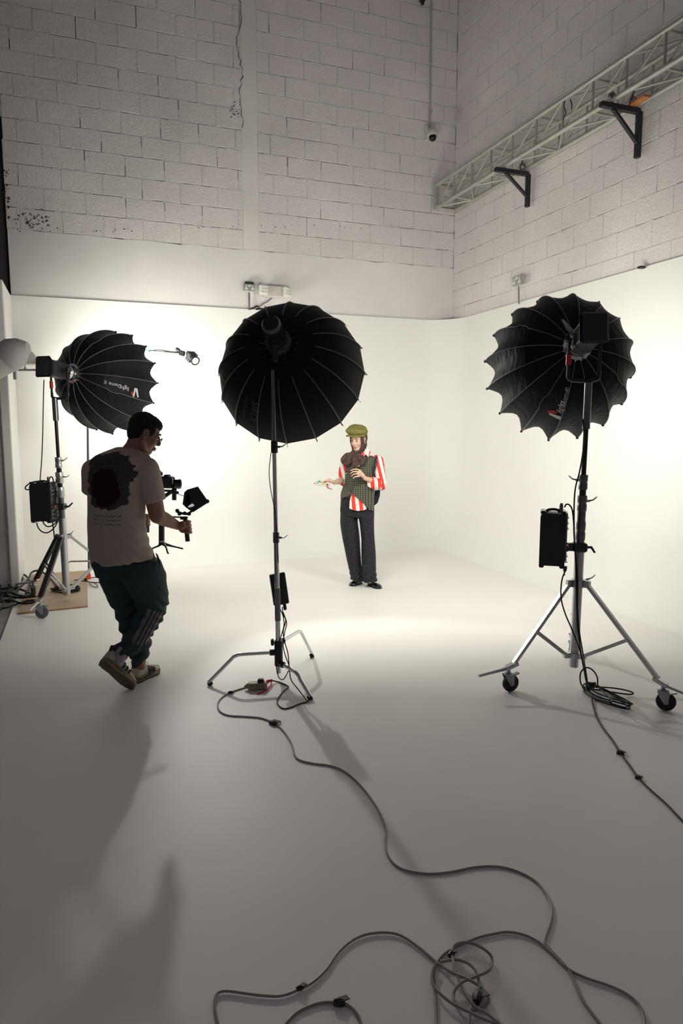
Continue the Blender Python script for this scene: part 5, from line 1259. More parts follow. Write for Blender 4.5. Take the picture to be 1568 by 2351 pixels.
# shoes
M['shoe_white'] = mat('shoe_knit', (0.50, 0.45, 0.37, 1), 0.85, bump=0.4, bscale=150); M['sole'] = mat('shoe_sole', (0.20, 0.165, 0.085, 1), 0.6, bump=0.5, bscale=70); M['navy'] = mat('navy_stripe', (0.012, 0.016, 0.035, 1), 0.6)
M['sole_dark'] = mat('shoe_outsole', (0.085, 0.07, 0.035, 1), 0.6, bump=0.5, bscale=90)
def shoe(heel, toe, up, side_cam, name='shoe', K=1.17):
    heel, toe = Vector(heel), Vector(toe); a = (toe-heel); L = a.length; a.normalize(); up = (Vector(up)-a*Vector(up).dot(a)).normalized(); s = a.cross(up)
    if s.dot(Vector((0, -1, 0))) < 0: s2 = -s
    else: s2 = s
    def Q(x, y, z): return heel + a*x*L + s*y*K + up*z*K
    so = MB(); xs = [(-.03, .018, .030), (.0, .034, .040), (.15, .039, .040), (.35, .034, .032), (.55, .041, .030), (.78, .046, .030), (.93, .036, .034), (1.02, .016, .040)]
    rings = [(Q(x, 0, h*.5-.001), s, up, w*K, h*.5*K) for x, w, h in xs]; so.loft(rings, 20, 3.2)
    r = so.build('shoe', M['sole'], man, smooth=True)
    ou = MB(); ou.loft([(Q(x, 0, -.003), s, up, w*.92*K, .004) for x, w, h in xs], 20, 3.2); ou.build('outsole', M['sole_dark'], r, smooth=True)
    u = MB(); us = [(-.01, .024, .055), (.03, .031, .095), (.15, .034, .102), (.30, .034, .094), (.45, .037, .080), (.62, .041, .064), (.80, .040, .052), (.93, .030, .045), (1.0, .012, .038)]
    u.loft([(Q(x, 0, (h+.018)/2), s, up, w*K, (h-.018)/2*K) for x, w, h in us], 20, 2.3); u.build('upper', M['shoe_white'], r, smooth=True)
    for sd in (1, -1):
        for k in range(3):
            x = .38+.10*k; g = MB()
            w_ = .0375+.002*k; top = .074-.008*k; P4 = [Q(x, sd*w_*1.0, .030), Q(x+.045, sd*(w_+.001), .030), Q(x+.085, sd*w_*.72, top), Q(x+.04, sd*w_*.70, top+.002)]
            mid = [Q(x+.02, sd*w_*1.06, .050), Q(x+.065, sd*w_*1.06, .050)]
            g.prism([P4[0], P4[1], mid[1], P4[2], P4[3], mid[0]], s*sd*.0015, s*sd*.005); g.build('stripe', M['navy'], r)
    la = MB()
    for k in range(5):
        x = .34+.06*k; z = .092-.008*k; la.tube([Q(x, -.022, z-.006), Q(x+.02, 0, z+.002), Q(x, .022, z-.006)], .0022, 5)
    la.tube(smooth_path([Q(.33, 0, .096), Q(.36, .03, .10), Q(.42, .035, .085)], 3), .002, 5); la.build('laces', M['shoe_white'], r, smooth=True)
    an = MB(); an.tube([Q(.12, 0, .085), Q(.10, 0, .12)], [.033, .034], 14); an.build('collar_lining', M['navy'], r, smooth=True)
    tr = MB()
    for k in range(16):
        x = .04+.055*k; 
        for sd in (1, -1): tr.box(Q(x, sd*.0385, .020), (.0035, .006, .012), Matrix((a, s, up)).transposed())
    t_ = tr.build('sole_slots', M['sole_dark'], r); t_['kind'] = 'stuff'
    return r
hL = G(309, 1566, 0.006); tL = G(361, 1541, 0.006); shoe(hL, tL, (0, 0, 1), 1)
tR = G(303, 1580, 0.008); aR = Vector((-.120, -.115, .185)); hR = tR + aR.normalized()*.285
shoe(hR, tR, Vector((.42, .88, .22)), -1)
# ======================= gimbal rig =======================
gr = thing('camera_gimbal', PM(375, 1200, .35), 'black two-handed camera gimbal with a mounted camera and hooded monitor, held by the man', 'camera gimbal')
bk = M['black']
g = MB(); g.cyl(PM(371, 1204, .36), PM(371, 1249, .36), .020, n=14); mg = g.build('centre_grip', bk, gr, smooth=True)
g = MB(); g.cyl(PM(372, 1240, .36), PM(372, 1245, .36), .0215, n=14); g.build('grip_ring', M['steel'], mg, smooth=True)
for a, b, dy in ((350, 1260, .30), (417, 1260, .40), (385, 1270, .25)):
    g = MB(); g.tube(smooth_path([PM(371, 1247, .36), PM((371+a)/2+2, 1254, .36+(dy-.36)*.5), PM(a, b-1, dy), PM(a+2, b, dy)], 3), [.014, .011, .009, .007, .006, .006, .006, .006, .006, .005][:10], 7); g.build('mini_tripod_leg', bk, gr, smooth=True)
g = MB(); g.tube([PM(334, 1185.5, .46), PM(371, 1186, .36), PM(430, 1188, .15)], .0065, 8); g.build('handle_bar', M['steel'], gr, smooth=True)
g = MB(); g.tube([PM(371, 1186, .36), PM(371, 1206, .36)], .018, 12); g.box(PM(371, 1187, .36), (.07, .05, .025), bev=.005); g.build('grip_head', bk, gr, smooth=True)
g = MB(); g.tube([gA, gB], .0155, 12); g.box(gA + Vector((-.008, 0, 0)), (.045, .035, .022), bev=.004); g.build('side_handle', bk, gr, smooth=True)
g = MB(); g.tube([PM(338, 1180, .46), PM(338, 1222, .46)], .0155, 12); g.build('side_handle', bk, gr, smooth=True)
# roll arm and motors
g = MB(); g.tube(smooth_path([PM(366, 1186, .37), PM(362, 1165, .40), PM(368, 1148, .42), PM(383, 1136, .42), PM(398, 1126, .38)], 4), .014, 9, flat=.7); g.build('roll_arm', bk, gr, smooth=True)
g = MB(); g.cyl(PM(400, 1120, .38), PM(400, 1148, .38), .016, n=12); g.build('tilt_motor', bk, gr, smooth=True)
g = MB(); g.cyl(PM(405, 1131, .38), PM(410, 1131, .38), .010, n=8); g.build('motor_knob', M['rubber'], gr, smooth=True)
g = MB(); g.box(PM(386, 1126, .39), (.11, .06, .014), bev=.003); g.build('camera_plate', bk, gr)
camr = thing('camera', PM(385, 1108, .38), 'black mirrorless camera with lens mounted on the gimbal head', 'camera')
Rc = Matrix.Rotation(-.45, 3, 'Z')
g = MB(); g.box(PM(382, 1107, .38), (.115, .065, .082), Rc, bev=.010); g.box(PM(384, 1093, .38), (.045, .05, .022), Rc, taper=.75, bev=.005); g.build('body', bk, camr)
la_ = PM(390, 1110, .37); lb_ = PM(412, 1111, .47)
g = MB(); g.cyl(PM(396, 1111, .36), PM(411, 1111, .39), .034, n=20); lo = g.build('lens', M['black_gloss'], camr, smooth=True)
g = MB(); g.tube([PM(409, 1111, .385), PM(412.5, 1111, .392)], [.035, .036], 20); g.build('lens_rim', M['dark_steel'], lo, smooth=True)
g = MB(); g.ell(PM(413, 1111, .393), (.006, .024, .024)); g.build('front_glass', mat('lens_glass', (0.12, 0.12, 0.10, 1), 0.1, spec=.8), lo, smooth=True)
g = MB(); g.tube([PM(396, 1094, .34), PM(396, 1112, .34)], .005, 7); g.build('strap_lug', M['steel'], camr, smooth=True)
g = MB(); g.cyl(PM(371, 1092, .37), PM(371, 1084, .37), .008, n=10); g.ell(PM(367, 1083, .37), .010); g.build('cold_shoe_knob', M['black'], camr, smooth=True)
# monitor with sun hood
mo = thing('monitor', PM(445, 1150, .16), 'small hooded field monitor tilted on the right gimbal handle', 'monitor')
def pl(l, dy): return [PM(a, b, dy) for a, b in l]
front = pl(((428, 1124), (454, 1117), (478, 1152), (440, 1172), (421, 1160)), .10)
scr = [PM(a, b, .10) for a, b in ((429, 1123), (454, 1117))]
h1 = [PM(424, 1128, .05), PM(454, 1117, .05), PM(477, 1150, .14), PM(447, 1166, .14)]
h2 = [PM(420, 1160, .20), PM(430, 1124, .20), PM(470, 1146, .24), PM(440, 1170, .24)]
g = MB(); cen = sum(h1, Vector())/4
ax = (PM(478, 1150, .12)-PM(440, 1174, .12)).normalized(); dn = (PM(440, 1174, .12)-PM(428, 1126, .02)).normalized(); nn = ax.cross(dn).normalized()
g.box(PM(458, 1162, .14), (.125, .020, .024), Matrix((ax, ax.cross(Vector((0, 1, 0))).cross(ax).normalized()*-1, ax.cross(Vector((0, 1, 0))))).transposed(), bev=.005)
g.ell(PM(476, 1151, .12), (.014, .014, .014)); g.build('monitor_body', bk, mo, smooth=True)
M['hood'] = mat('hood_cloth', (0.016, 0.019, 0.024, 1), 0.6)
for nm, poly in (('hood_side', ((419, 1158), (423, 1130), (430, 1124), (438, 1150), (432, 1168))), ('hood_top', ((430, 1124), (454, 1117), (476, 1149), (452, 1163), (440, 1150))), ('hood_side', ((430, 1124), (441, 1150), (452, 1163), (436, 1172), (424, 1163)))):
    g = MB(); dyy = {'hood_top': .09, 'hood_side': .12}[nm]; g.prism(pl(poly, dyy), Vector((0, 0, 0)), Vector((0, .006, 0))); g.build(nm, M['hood'], mo)
g = MB(); g.prism(pl(((431, 1163), (441, 1156), (446, 1160), (443, 1163), (433, 1165)), .112), Vector((0, 0, 0)), Vector((0, .004, 0))); g.build('screen', mat('screen_glow', (0.5, 0.52, 0.5, 1), .3, emit=(.8, .85, .8, 1), estr=.35), mo)
g = MB(); g.tube(smooth_path([PM(441, 1172, .14), PM(434, 1178, .14), PM(424, 1180, .14), PM(410, 1176, .15), PM(404, 1174, .15)], 4), .008, 8)
for q in ((407, 1172), (412, 1180), (424, 1178), (434, 1180)): g.ell(PM(q[0], q[1], .145), (.014, .012, .012), n=9, m=6)
g.build('monitor_arm', bk, mo, smooth=True)
cable('video_lead', [PM(408, 1134, .35), PM(416, 1137, .25), PM(424, 1139, .16)], 0.0025, M['rubber'], 'thin lead from the gimbal camera to the hooded monitor', n=5)

M['sock'] = mat('grey_sock', (0.30, 0.29, 0.32, 1), 0.9)
g = MB(); g.tube([ankR + Vector((.01, 0, .05)), ankR + Vector((-.02, -.01, -.01)), hR.lerp(tR, .22) + Vector((.03, .04, .02))], [.040, .042, .040], 14); g.build('sock', M['sock'], man, smooth=True)
g = MB(); g.tube([ankL + Vector((0, 0, .05)), hL.lerp(tL, .22) + Vector((0, 0, .08))], [.040, .038], 14); g.build('sock', M['sock'], man, smooth=True)
# ======================= the model in the cyclorama =======================
YW = 7.25
def PW(a, b, dy=0.0): return P(a, b, YW+dy)
aw = math.radians(28); Fw = Vector((-math.sin(aw), -math.cos(aw), 0)); Lw = Vector((math.cos(aw), -math.sin(aw), 0)); cw, sw_ = math.cos(aw), math.sin(aw)
wom = thing('person', Vector((PW(835, 1340).x, YW, 0)), 'woman in an olive cap, brown headscarf, checked vest and red striped shirt', 'person')
M['skin_w'] = noise_mat('woman_skin', (0.60, 0.38, 0.29, 1), (0.66, 0.44, 0.34, 1), 12, 0.5, 0.04, 120)
def stripes(name, vec, period, c0, c1, off=0.0, duty=.5):
    m = mat(name, c0, 0.75, bump=0.1, bscale=200); nt = m.node_tree; b = nt.nodes['Principled BSDF']; tc = [n for n in nt.nodes if n.type == 'TEX_COORD'][0]
    d = nt.nodes.new('ShaderNodeVectorMath'); d.operation = 'DOT_PRODUCT'; d.inputs[1].default_value = tuple(vec); nt.links.new(tc.outputs['Object'], d.inputs[0])
    a = nt.nodes.new('ShaderNodeMath'); a.operation = 'MULTIPLY_ADD'; a.inputs[1].default_value = 1/period; a.inputs[2].default_value = off; nt.links.new(d.outputs['Value'], a.inputs[0])
    f = nt.nodes.new('ShaderNodeMath'); f.operation = 'FRACT'; nt.links.new(a.outputs[0], f.inputs[0])
    l = nt.nodes.new('ShaderNodeMath'); l.operation = 'LESS_THAN'; l.inputs[1].default_value = duty; nt.links.new(f.outputs[0], l.inputs[0])
    mx = nt.nodes.new('ShaderNodeMix'); mx.data_type = 'RGBA'; mx.inputs[6].default_value = c0; mx.inputs[7].default_value = c1; nt.links.new(l.outputs[0], mx.inputs[0]); nt.links.new(mx.outputs[2], b.inputs['Base Color']); return m
WHT, REDC = (0.72, 0.68, 0.64, 1), (0.72, 0.035, 0.025, 1)
M['st_body'] = stripes('striped_shirt', (Lw*0.97+Vector((0, 0, .12))), 0.066, WHT, REDC, 0.1)
M['st_sleeve'] = stripes('striped_sleeve', Vector((.92, .0, .22)), 0.064, WHT, REDC, 0.35)
M['st_cuff'] = stripes('striped_cuff', Vector((1.0, .0, .10)), 0.075, WHT, REDC, 0.55)
def plaid():
    m = mat('checked_wool', (0.05, 0.052, 0.042, 1), 0.9, bump=0.5, bscale=160); nt = m.node_tree; b = nt.nodes['Principled BSDF']; tc = [n for n in nt.nodes if n.type == 'TEX_COORD'][0]
    outs = []
    for v, p in ((tuple(Lw), 0.021), ((0, 0, 1), 0.0195)):
        d = nt.nodes.new('ShaderNodeVectorMath'); d.operation = 'DOT_PRODUCT'; d.inputs[1].default_value = v; nt.links.new(tc.outputs['Object'], d.inputs[0])
        a = nt.nodes.new('ShaderNodeMath'); a.operation = 'MULTIPLY'; a.inputs[1].default_value = 1/p; nt.links.new(d.outputs['Value'], a.inputs[0])
        f = nt.nodes.new('ShaderNodeMath'); f.operation = 'FRACT'; nt.links.new(a.outputs[0], f.inputs[0])
        l = nt.nodes.new('ShaderNodeMath'); l.operation = 'LESS_THAN'; l.inputs[1].default_value = 0.27; nt.links.new(f.outputs[0], l.inputs[0]); outs.append(l.outputs[0])
    s = nt.nodes.new('ShaderNodeMath'); s.operation = 'MAXIMUM'; nt.links.new(outs[0], s.inputs[0]); nt.links.new(outs[1], s.inputs[1])
    mx = nt.nodes.new('ShaderNodeMix'); mx.data_type = 'RGBA'; mx.inputs[6].default_value = (0.022, 0.026, 0.022, 1); mx.inputs[7].default_value = (0.15, 0.14, 0.10, 1); nt.links.new(s.outputs[0], mx.inputs[0]); nt.links.new(mx.outputs[2], b.inputs['Base Color']); return m
M['plaid'] = plaid(); M['scarf'] = mat('brown_scarf', (0.060, 0.030, 0.026, 1), 0.7, bump=0.4, bscale=30); M['cap'] = mat('olive_wool', (0.21, 0.20, 0.045, 1), 0.95, bump=1.0, bscale=120, var=0.4, vscale=60)
M['navy2'] = mat('navy_cloth', (0.010, 0.014, 0.030, 1), 0.8)
# face turned to image left, looking down
ha = math.radians(33); hp2 = math.radians(12)
wf = Vector((-math.sin(ha)*math.cos(hp2), -math.cos(ha)*math.cos(hp2), -math.sin(hp2))); wlf = Vector((math.cos(ha), -math.sin(ha), 0)); wu = wf.cross(wlf)
RW = Matrix((wf, wlf, wu)).transposed(); WS = 0.90; whc = PW(822.5, 1009.5, 0)
wb_ = MB(); H2 = head(whc, RW, wb_, WS)
limb(wb_, [H2(-.02, 0, -.06), PW(827, 1042, 0.02), PW(829, 1056, .03)], [.046, .045, .055], 14)
limb(wb_, [PW(829, 1065, .03), PW(826, 1090, .03), PW(823, 1120, .03), PW(822, 1150, .03)], [.09, .10, .088, .105], 14)
sR, eR, wRp = PW(793, 1062, .06), PW(788, 1102, .05), PW(767, 1108, -.16)
sLf, eLf, wLp = PW(867, 1058, -.02), PW(873, 1110, -.06), PW(838, 1098, -.23)
limb(wb_, [PW(829, 1058, .03), sR], [.05, .045]); limb(wb_, [PW(829, 1058, .03), sLf], [.05, .045])
limb(wb_, [sR, eR], [.042, .035]); limb(wb_, [eR, eR.lerp(wRp, .4), wRp], [.036, .034, .022])
limb(wb_, [sLf, eLf], [.042, .035]); limb(wb_, [eLf, eLf.lerp(wLp, .4), wLp], [.036, .034, .022])
for hx, kx, ax_ in (((803, 1165, .05), (812, 1245, .03), (819, 1330, .02)), ((842, 1165, .0), (846, 1245, -.02), (850, 1333, -.05))):
    limb(wb_, [PW(*hx), PW(*kx), PW(*ax_)], [.066, .046, .032])
# palette hand (image left): palm up, fingers under the palette
wb_.tube([wRp, PW(762, 1106, -.20), PW(755, 1103, -.24)], [.021, .030, .026], 12, flat=.6)
for i in range(4):
    o = Vector((0, .018*i-.03, -.004*i)); finger(wb_, [PW(757, 1103, -.24)+o, PW(749, 1102, -.255)+o, PW(742, 1105, -.26)+o, PW(738, 1109, -.26)+o*.9], .0085, .0065)
finger(wb_, [PW(762, 1104, -.22), PW(757, 1100, -.25), PW(751, 1101, -.28)], .0095, .0075)
# hand at the chest
wb_.tube([wLp, PW(831, 1090, -.25), PW(826, 1085, -.26)], [.021, .032, .030], 12, flat=.7)
for i, (a, b, c) in enumerate((((822, 1078), (812, 1077.5), (804.5, 1081)), ((820, 1083), (811, 1083), (804.5, 1087.5)), ((820, 1088), (812, 1088.5), (807, 1093)), ((822, 1093), (815, 1094.5), (811, 1098.5)))):
    finger(wb_, [PW(829, 1082+3.2*i, -.262), PW(*a, -.272+.004*i), PW(*b, -.278+.006*i), PW(*c, -.262+.006*i)], .0088, .0065)
finger(wb_, [PW(829, 1090, -.25), PW(822, 1094, -.255), PW(816, 1094, -.25)], .0095, .0075)
blob('body', wb_, 0.0050, M['skin_w'], wom, it=2)
face_bits(H2, RW, WS, wom, M['iris'], mat('woman_lips', (0.50, 0.10, 0.09, 1), 0.4), mat('woman_brow', (0.08, 0.045, 0.03, 1), 0.8))
g = MB(); g.tube([H2(.0, .088, -.03), H2(.003, .090, -.045)], .0035, 7); g.build('earring', mat('gold', (0.7, 0.5, 0.2, 1), 0.3, 1.0), wom, smooth=True)
# trousers
wt = MB()
def wl_rows(rows): wt.loft([(c, Vector((1, 0, 0)), Vector((0, 1, 0)), rx, ry) for c, _, _, rx, ry in ringpx(PW, rows, Lw, Fw, 1, 0)], 22)
wl_rows([(820, 1128, 36, .03, .65), (820, 1150, 39.5, .03, .68), (820, 1172, 40.5, .03, .72), (821, 1184, 39.5, .03, .70)])
wl_rows([(801, 1165, 21, .04, 1.1), (801, 1200, 20.5, .04, 1.05), (806, 1240, 19.5, .04, 1.0), (812, 1285, 16, .03, 1.0), (817, 1315, 14.5, .02, 1.0), (819, 1332, 13.5, .01, 1.1)])
wl_rows([(839, 1165, 21, .0, 1.1), (842.5, 1200, 17, -.01, 1.05), (845, 1240, 15, -.02, 1.0), (846, 1285, 17, -.03, 1.05), (847, 1315, 17, -.05, 1.1), (849, 1334, 17.5, -.06, 1.1)])
wt.ell(PW(824, 1331, .0), (.045, .05, .03))
M['wtr'] = mat('patterned_trousers', (0.022, 0.021, 0.028, 1), 0.55, bump=0.3, bscale=120, spec=0.2)
nt = M['wtr'].node_tree; tcw = [n for n in nt.nodes if n.type == 'TEX_COORD'][0]
vr = nt.nodes.new('ShaderNodeTexVoronoi'); vr.inputs['Scale'].default_value = 70; nt.links.new(tcw.outputs['Object'], vr.inputs['Vector'])
ls_ = nt.nodes.new('ShaderNodeMath'); ls_.operation = 'LESS_THAN'; ls_.inputs[1].default_value = 0.28; nt.links.new(vr.outputs['Distance'], ls_.inputs[0])
mxw = nt.nodes.new('ShaderNodeMix'); mxw.data_type = 'RGBA'; mxw.inputs[6].default_value = (0.016, 0.016, 0.024, 1); mxw.inputs[7].default_value = (0.06, 0.053, 0.062, 1)
nt.links.new(ls_.outputs[0], mxw.inputs[0]); nt.links.new(mxw.outputs[2], nt.nodes['Principled BSDF'].inputs['Base Color'])
blob('trousers', wt, 0.0065, M['wtr'], wom, it=4, disp=lambda co: wr(0.003, 22, .5, (1.4, 1.4, .25))(co) + .004*np.exp(-((co[:, 2]-.10)/.08)**2)*np.sin(co[:, 2]*110+6*np.sin(co[:, 0]*20)))
# shirt under the vest, with sleeves and tail
ws_ = MB()
ws_.loft(ringpx(PW, [(829, 1043, 16, .02, .8), (829, 1052, 33, .02, .55), (828, 1066, 36, .02, .55), (824, 1095, 32, .02, .6), (821, 1130, 33, .02, .66), (820.5, 1145, 35, .02, .7)], Lw, Fw, cw, sw_), 26, 2.1)
o = blob('shirt', ws_, 0.0065, M['st_body'], wom, it=4)
for nm, s0_, e0_, end, r in (('sleeve', sR, eR, eR.lerp(wRp, .12), (.058, .054, .046)), ('sleeve', sLf, eLf, eLf.lerp(wLp, .28), (.062, .066, .056))):
    g = MB(); g.ell(s0_, r[0], n=14, m=9); g.tube([s0_, s0_.lerp(e0_, .55), e0_ + Vector((0.006, 0, -.01))], [r[0], r[0]*1.03, r[1]], 16); g.ell(e0_ + Vector((0.004, 0, -.012)), r[1], n=14, m=9); g.tube([e0_, end], [r[1], r[2]], 16)
    blob(nm, g, 0.0055, M['st_sleeve'], wom, it=4, disp=wr(0.0035, 34, 3.0))
g = MB(); cA, cB = PW(865, 1112, -.13), PW(853, 1107, -.19); g.tube([cA + Vector((0, 0, .0)), cB], [.066, .058], 20); g.build('cuff', M['st_cuff'], wom, smooth=True)
g = MB(); tail = [(808, 1130, -.10), (803, 1150, -.125), (802, 1167, -.13), (810, 1171, -.137), (822, 1173, -.142), (834, 1172, -.135), (842, 1168, -.125), (834, 1152, -.13), (822, 1138, -.125)]
g.prism([PW(*q) for q in tail], Vector((0, .006, 0)), Vector((0, -.004, 0))); g.build('shirt_tail', M['st_body'], wom)
# vest
wv = MB()
wv.loft(ringpx(PW, [(829, 1046, 24, .02, .7), (829.5, 1052, 37, .02, .54), (828.5, 1062, 40.5, .02, .54), (826, 1080, 38.5, .02, .60), (824, 1098, 36, .02, .66), (822.5, 1115, 35, .02, .72), (821, 1132, 37.5, .02, .76)], Lw, Fw, cw, sw_), 28, 2.15)
wv.loft([(c, Lw, Fw, rx, ry) for c, _, _, rx, ry in ringpx(PW, [(821, 1128, 37.5, .02, .76), (820.5, 1140, 38.5, .02, .76)], Lw, Fw, cw, sw_)], 28, 2.15)
blob('vest', wv, 0.0065, M['plaid'], wom, it=4, disp=wr(0.0022, 22, 1.1, (1, 1, .6)))
g = MB(); g.prism([PW(*q) for q in ((809, 1120, -.150), (810, 1134, -.152), (824, 1146, -.150), (838, 1159, -.145), (848, 1171, -.135), (859, 1173, -.10), (859.5, 1150, -.10), (858.5, 1120, -.10), (835, 1112, -.155))], Vector((0, .012, 0)), Vector((0, -.004, 0))); g.build('vest_front', M['plaid'], wom)
g = MB(); g.prism([PW(*q) for q in ((781.5, 1145, -.03), (784, 1130, -.04), (800, 1122, -.10), (808, 1130, -.13), (806, 1136, -.13), (794, 1141, -.10))], Vector((0, .012, 0)), Vector((0, -.004, 0))); g.build('vest_front', M['plaid'], wom)
for q in ((811, 1105), (810.5, 1113), (810, 1121), (811.5, 1096)):
    g = MB(); g.lathe([(0, 0), (.0065, 0), (.0065, .003), (0, .004)], PW(q[0], q[1], -.157), (0, -1, 0), 10, caps=False); g.build('button', M['black_gloss'], wom)
g = MB(); g.prism([PW(*q) for q in ((860, 1125, .08), (873, 1122, .08), (872, 1138, .08), (867, 1154, .08), (859, 1161, .08))], Vector((0, .02, 0)), Vector((0, -.01, 0))); g.build('vest_back', M['navy2'], wom)
g = MB(); g.tube(smooth_path([PW(866, 1046, -.03), PW(862, 1056, -.125), PW(859, 1068, -.14), PW(858, 1082, -.135), PW(859, 1096, -.12)], 4), .009, 8, flat=.6); g.build('armhole_trim', M['navy2'], wom, smooth=True)
g = MB(); g.tube([PW(789, 1087.5, -.13), PW(797, 1086.5, -.15)], .003, 6); g.build('pocket_pen', mat('yellow_pen', (0.5, 0.5, 0.12, 1), .4), wom)
# collar and V of the shirt
for poly, nm in ((((836, 1046, -.115), (838, 1031, -.075), (843, 1029, -.06), (851, 1037, -.07), (846, 1050, -.115), (840, 1043, -.118)), 'collar'), (((829, 1041, -.125), (838, 1034, -.10), (837, 1046, -.13), (828, 1066, -.155), (819, 1076, -.16), (824, 1056, -.15)), 'shirt_front')):
    g = MB(); g.prism([PW(*q) for q in poly], Vector((0, .008, 0)), Vector((0, -.006, 0))); g.build(nm, M['st_body'], wom)
# scarf: hood round the face, knot and bow
hd = MB()
def SE(x, y, z, a, b, d): hd.ell(H2(x, y, z), (a*WS, b*WS, d*WS), RW, n=20, m=14)
SE(-.035, 0, .02, .096, .092, .105); SE(-.03, 0, -.06, .075, .085, .075)
for q in (1, -1): hd.tube(smooth_path([H2(.025, q*.074, .055), H2(.028, q*.078, .0), H2(.028, q*.070, -.06), H2(.045, q*.045, -.112), H2(.062, 0, -.135)], 4), .019, 10)
hd.tube(smooth_path([H2(-.01, .055, -.10), PW(832, 1047, -.02), PW(822, 1050, -.10)], 4), .040, 12); hd.tube(smooth_path([H2(-.02, -.055, -.10), PW(812, 1045, -.02), PW(814, 1050, -.10)], 4), .036, 12)
blob('headscarf', hd, 0.0055, M['scarf'], wom, it=3, disp=wr(0.002, 60, 1.0, (1, 1, .3)))
bw = MB(); bc_ = PW(813, 1053, -.185)
for lx, ly, rx_, rz_, tl_ in ((800, 1053, .064, .046, -.6), (825, 1055, .055, .042, .6)):
    cl_ = PW(lx, ly, -.17); Rl = Matrix.Rotation(tl_, 3, 'Y')
    bw.tube([cl_ + Rl @ Vector((rx_*math.cos(a), .006*math.sin(2*a), rz_*math.sin(a))) for a in [2*PI*k/18 for k in range(18)]], .017, 9, closed=True)
    bw.ell(cl_ + Vector((0, .02, 0)), (rx_*.95, .040, rz_*.95), Rl)
bw.ell(PW(794, 1060, -.14), (.034, .025, .030)); bw.ell(bc_, (.027, .030, .030))
bw.ell(PW(830, 1052, -.15), (.03, .025, .03))
bw.tube(smooth_path([bc_, PW(811, 1068, -.195), PW(800, 1083, -.19)], 4), [.022]+[.032]*6+[.046, .046], 12, flat=.45); bw.tube(smooth_path([bc_, PW(817, 1067, -.19), PW(817, 1079, -.19), PW(816, 1092, -.18)], 4), [.022]+[.036]*11+[.036], 12, flat=.45)
blob('scarf_bow', bw, 0.005, M['scarf'], wom, it=2, disp=wr(0.0065, 85, .3, (1, 1, .5)))
# cap
cpm = MB(); Rcap = Matrix.Rotation(.05, 3, 'Y') @ Matrix.Rotation(.02, 3, 'X')
cpm.ell(PW(819, 990, -.015), (.118, .12, .052), Rcap, n=24, m=14); cpm.ell(PW(820.5, 984, .0), (.098, .10, .046), Rcap, n=24, m=14); cpm.ell(PW(821, 996, -.0), (.100, .10, .030), Rcap, n=24, m=10)
capo = blob('flat_cap', cpm, 0.0055, M['cap'], wom, it=4, disp=wr(0.0018, 45, .7))
g = MB(); br_ = []
for k in range(13):
    a = -1.25+2.5*k/12; d = wf*math.cos(a)+wlf*math.sin(a); d.z = 0; r_ = .118+.016*math.cos(a)**2
    br_.append(PW(821, 998, 0)+d*r_+Vector((0, 0, -.010-.006*math.cos(a))))
inner = [PW(821, 996, 0)+(p-PW(821, 998, 0))*.72 for p in br_]
g.prism([Vector(p) for p in br_+inner[::-1]], Vector((0, 0, -.005)), Vector((0, 0, .006))); g.build('cap_brim', M['cap'], wom)
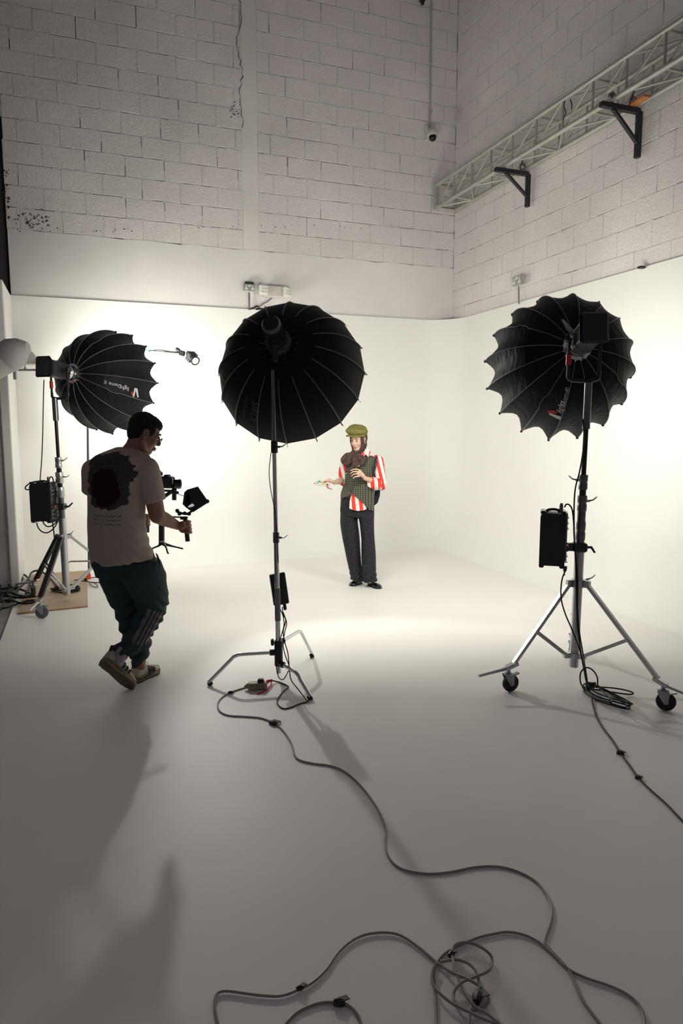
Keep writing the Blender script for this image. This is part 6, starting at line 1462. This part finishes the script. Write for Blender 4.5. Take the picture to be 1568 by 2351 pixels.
# shoes
def flat_shoe(heel, toe):
    a = (toe-heel); L = a.length; a.normalize(); s = a.cross(Vector((0, 0, 1)))
    g = MB(); g.loft([(heel+a*L*x+Vector((0, 0, h/2)), s, Vector((0, 0, 1)), w, h/2) for x, w, h in ((-.02, .018, .03), (.05, .032, .052), (.25, .034, .050), (.5, .038, .048), (.75, .044, .046), (.92, .036, .036), (1.02, .012, .02))], 18, 2.4)
    r = g.build('shoe', mat('patent_black', (0.006, 0.006, 0.007, 1), 0.12, coat=.5), wom, smooth=True)
    g = MB(); g.loft([(heel+a*L*x+Vector((0, 0, .004)), s, Vector((0, 0, 1)), w, .005) for x, w in ((-.02, .02), (.05, .036), (.5, .042), (.78, .048), (.95, .036), (1.03, .012))], 18, 2.6); g.build('sole', M['rubber'], r, smooth=True)
flat_shoe(G(828, 1340, .0)+Vector((0, .03, 0)), G(806, 1345, .0)+Vector((0, -.02, 0)))
flat_shoe(G(848, 1343, .0), G(872, 1352, .0))
# palette and brushes in her hand
pc_ = PW(741, 1112, -.30)
pt = thing('paint_palette', pc_, 'white paint palette with coloured dabs resting on the woman\'s hand', 'palette')
Rp = Matrix.Rotation(.22, 3, 'Y') @ Matrix.Rotation(.28, 3, 'X')
g = MB(); pts = []
for k in range(20):
    a = 2*PI*k/20; r_ = 1+.08*math.sin(2*a+.5); pts.append(pc_ + Rp @ Vector((.075*r_*math.cos(a), .085*r_*math.sin(a), 0)))
g.prism(pts, Rp @ Vector((0, 0, -.003)), Rp @ Vector((0, 0, .003))); g.build('board', mat('palette_white', (0.68, 0.67, 0.62, 1), .4), pt)
for k, (x, y, c, r_) in enumerate(((-.04, .045, (0.02, .28, .10, 1), .015), (-.055, .0, (0.03, .35, .12, 1), .011), (.01, -.02, (.6, .55, .12, 1), .014), (.045, .0, (.03, .03, .04, 1), .012), (.02, .05, (.55, .5, .1, 1), .011), (.05, -.045, (.5, .04, .04, 1), .012))):
    g = MB(); g.ell(pc_ + Rp @ Vector((x, y, .005)), (r_, r_, r_*.5), Rp, n=9, m=6); g.build('paint_dab', mat('paint_%d' % k, c, .35), pt, smooth=True)
for a, b, lb in (((721, 1109.5), (730, 1113), 'thin red brush end poking out at the left of the paint palette'), ((747, 1118), (759, 1122.5), 'thin red brush poking out under the right of the paint palette')):
    bt = thing('paint_brush', PW(*a, -.33), lb, 'brush'); g = MB(); g.tube([PW(*a, -.33), PW(*b, -.30)], .0045, 7); g.build('handle', M['red'], bt, smooth=True)
    g = MB(); q0, q1 = PW(*b, -.30), PW(*b, -.30)+(PW(*b, -.30)-PW(*a, -.33)).normalized()*.02; g.tube([q0, q1], [.004, .002], 6); g.build('bristle', M['black'], bt)
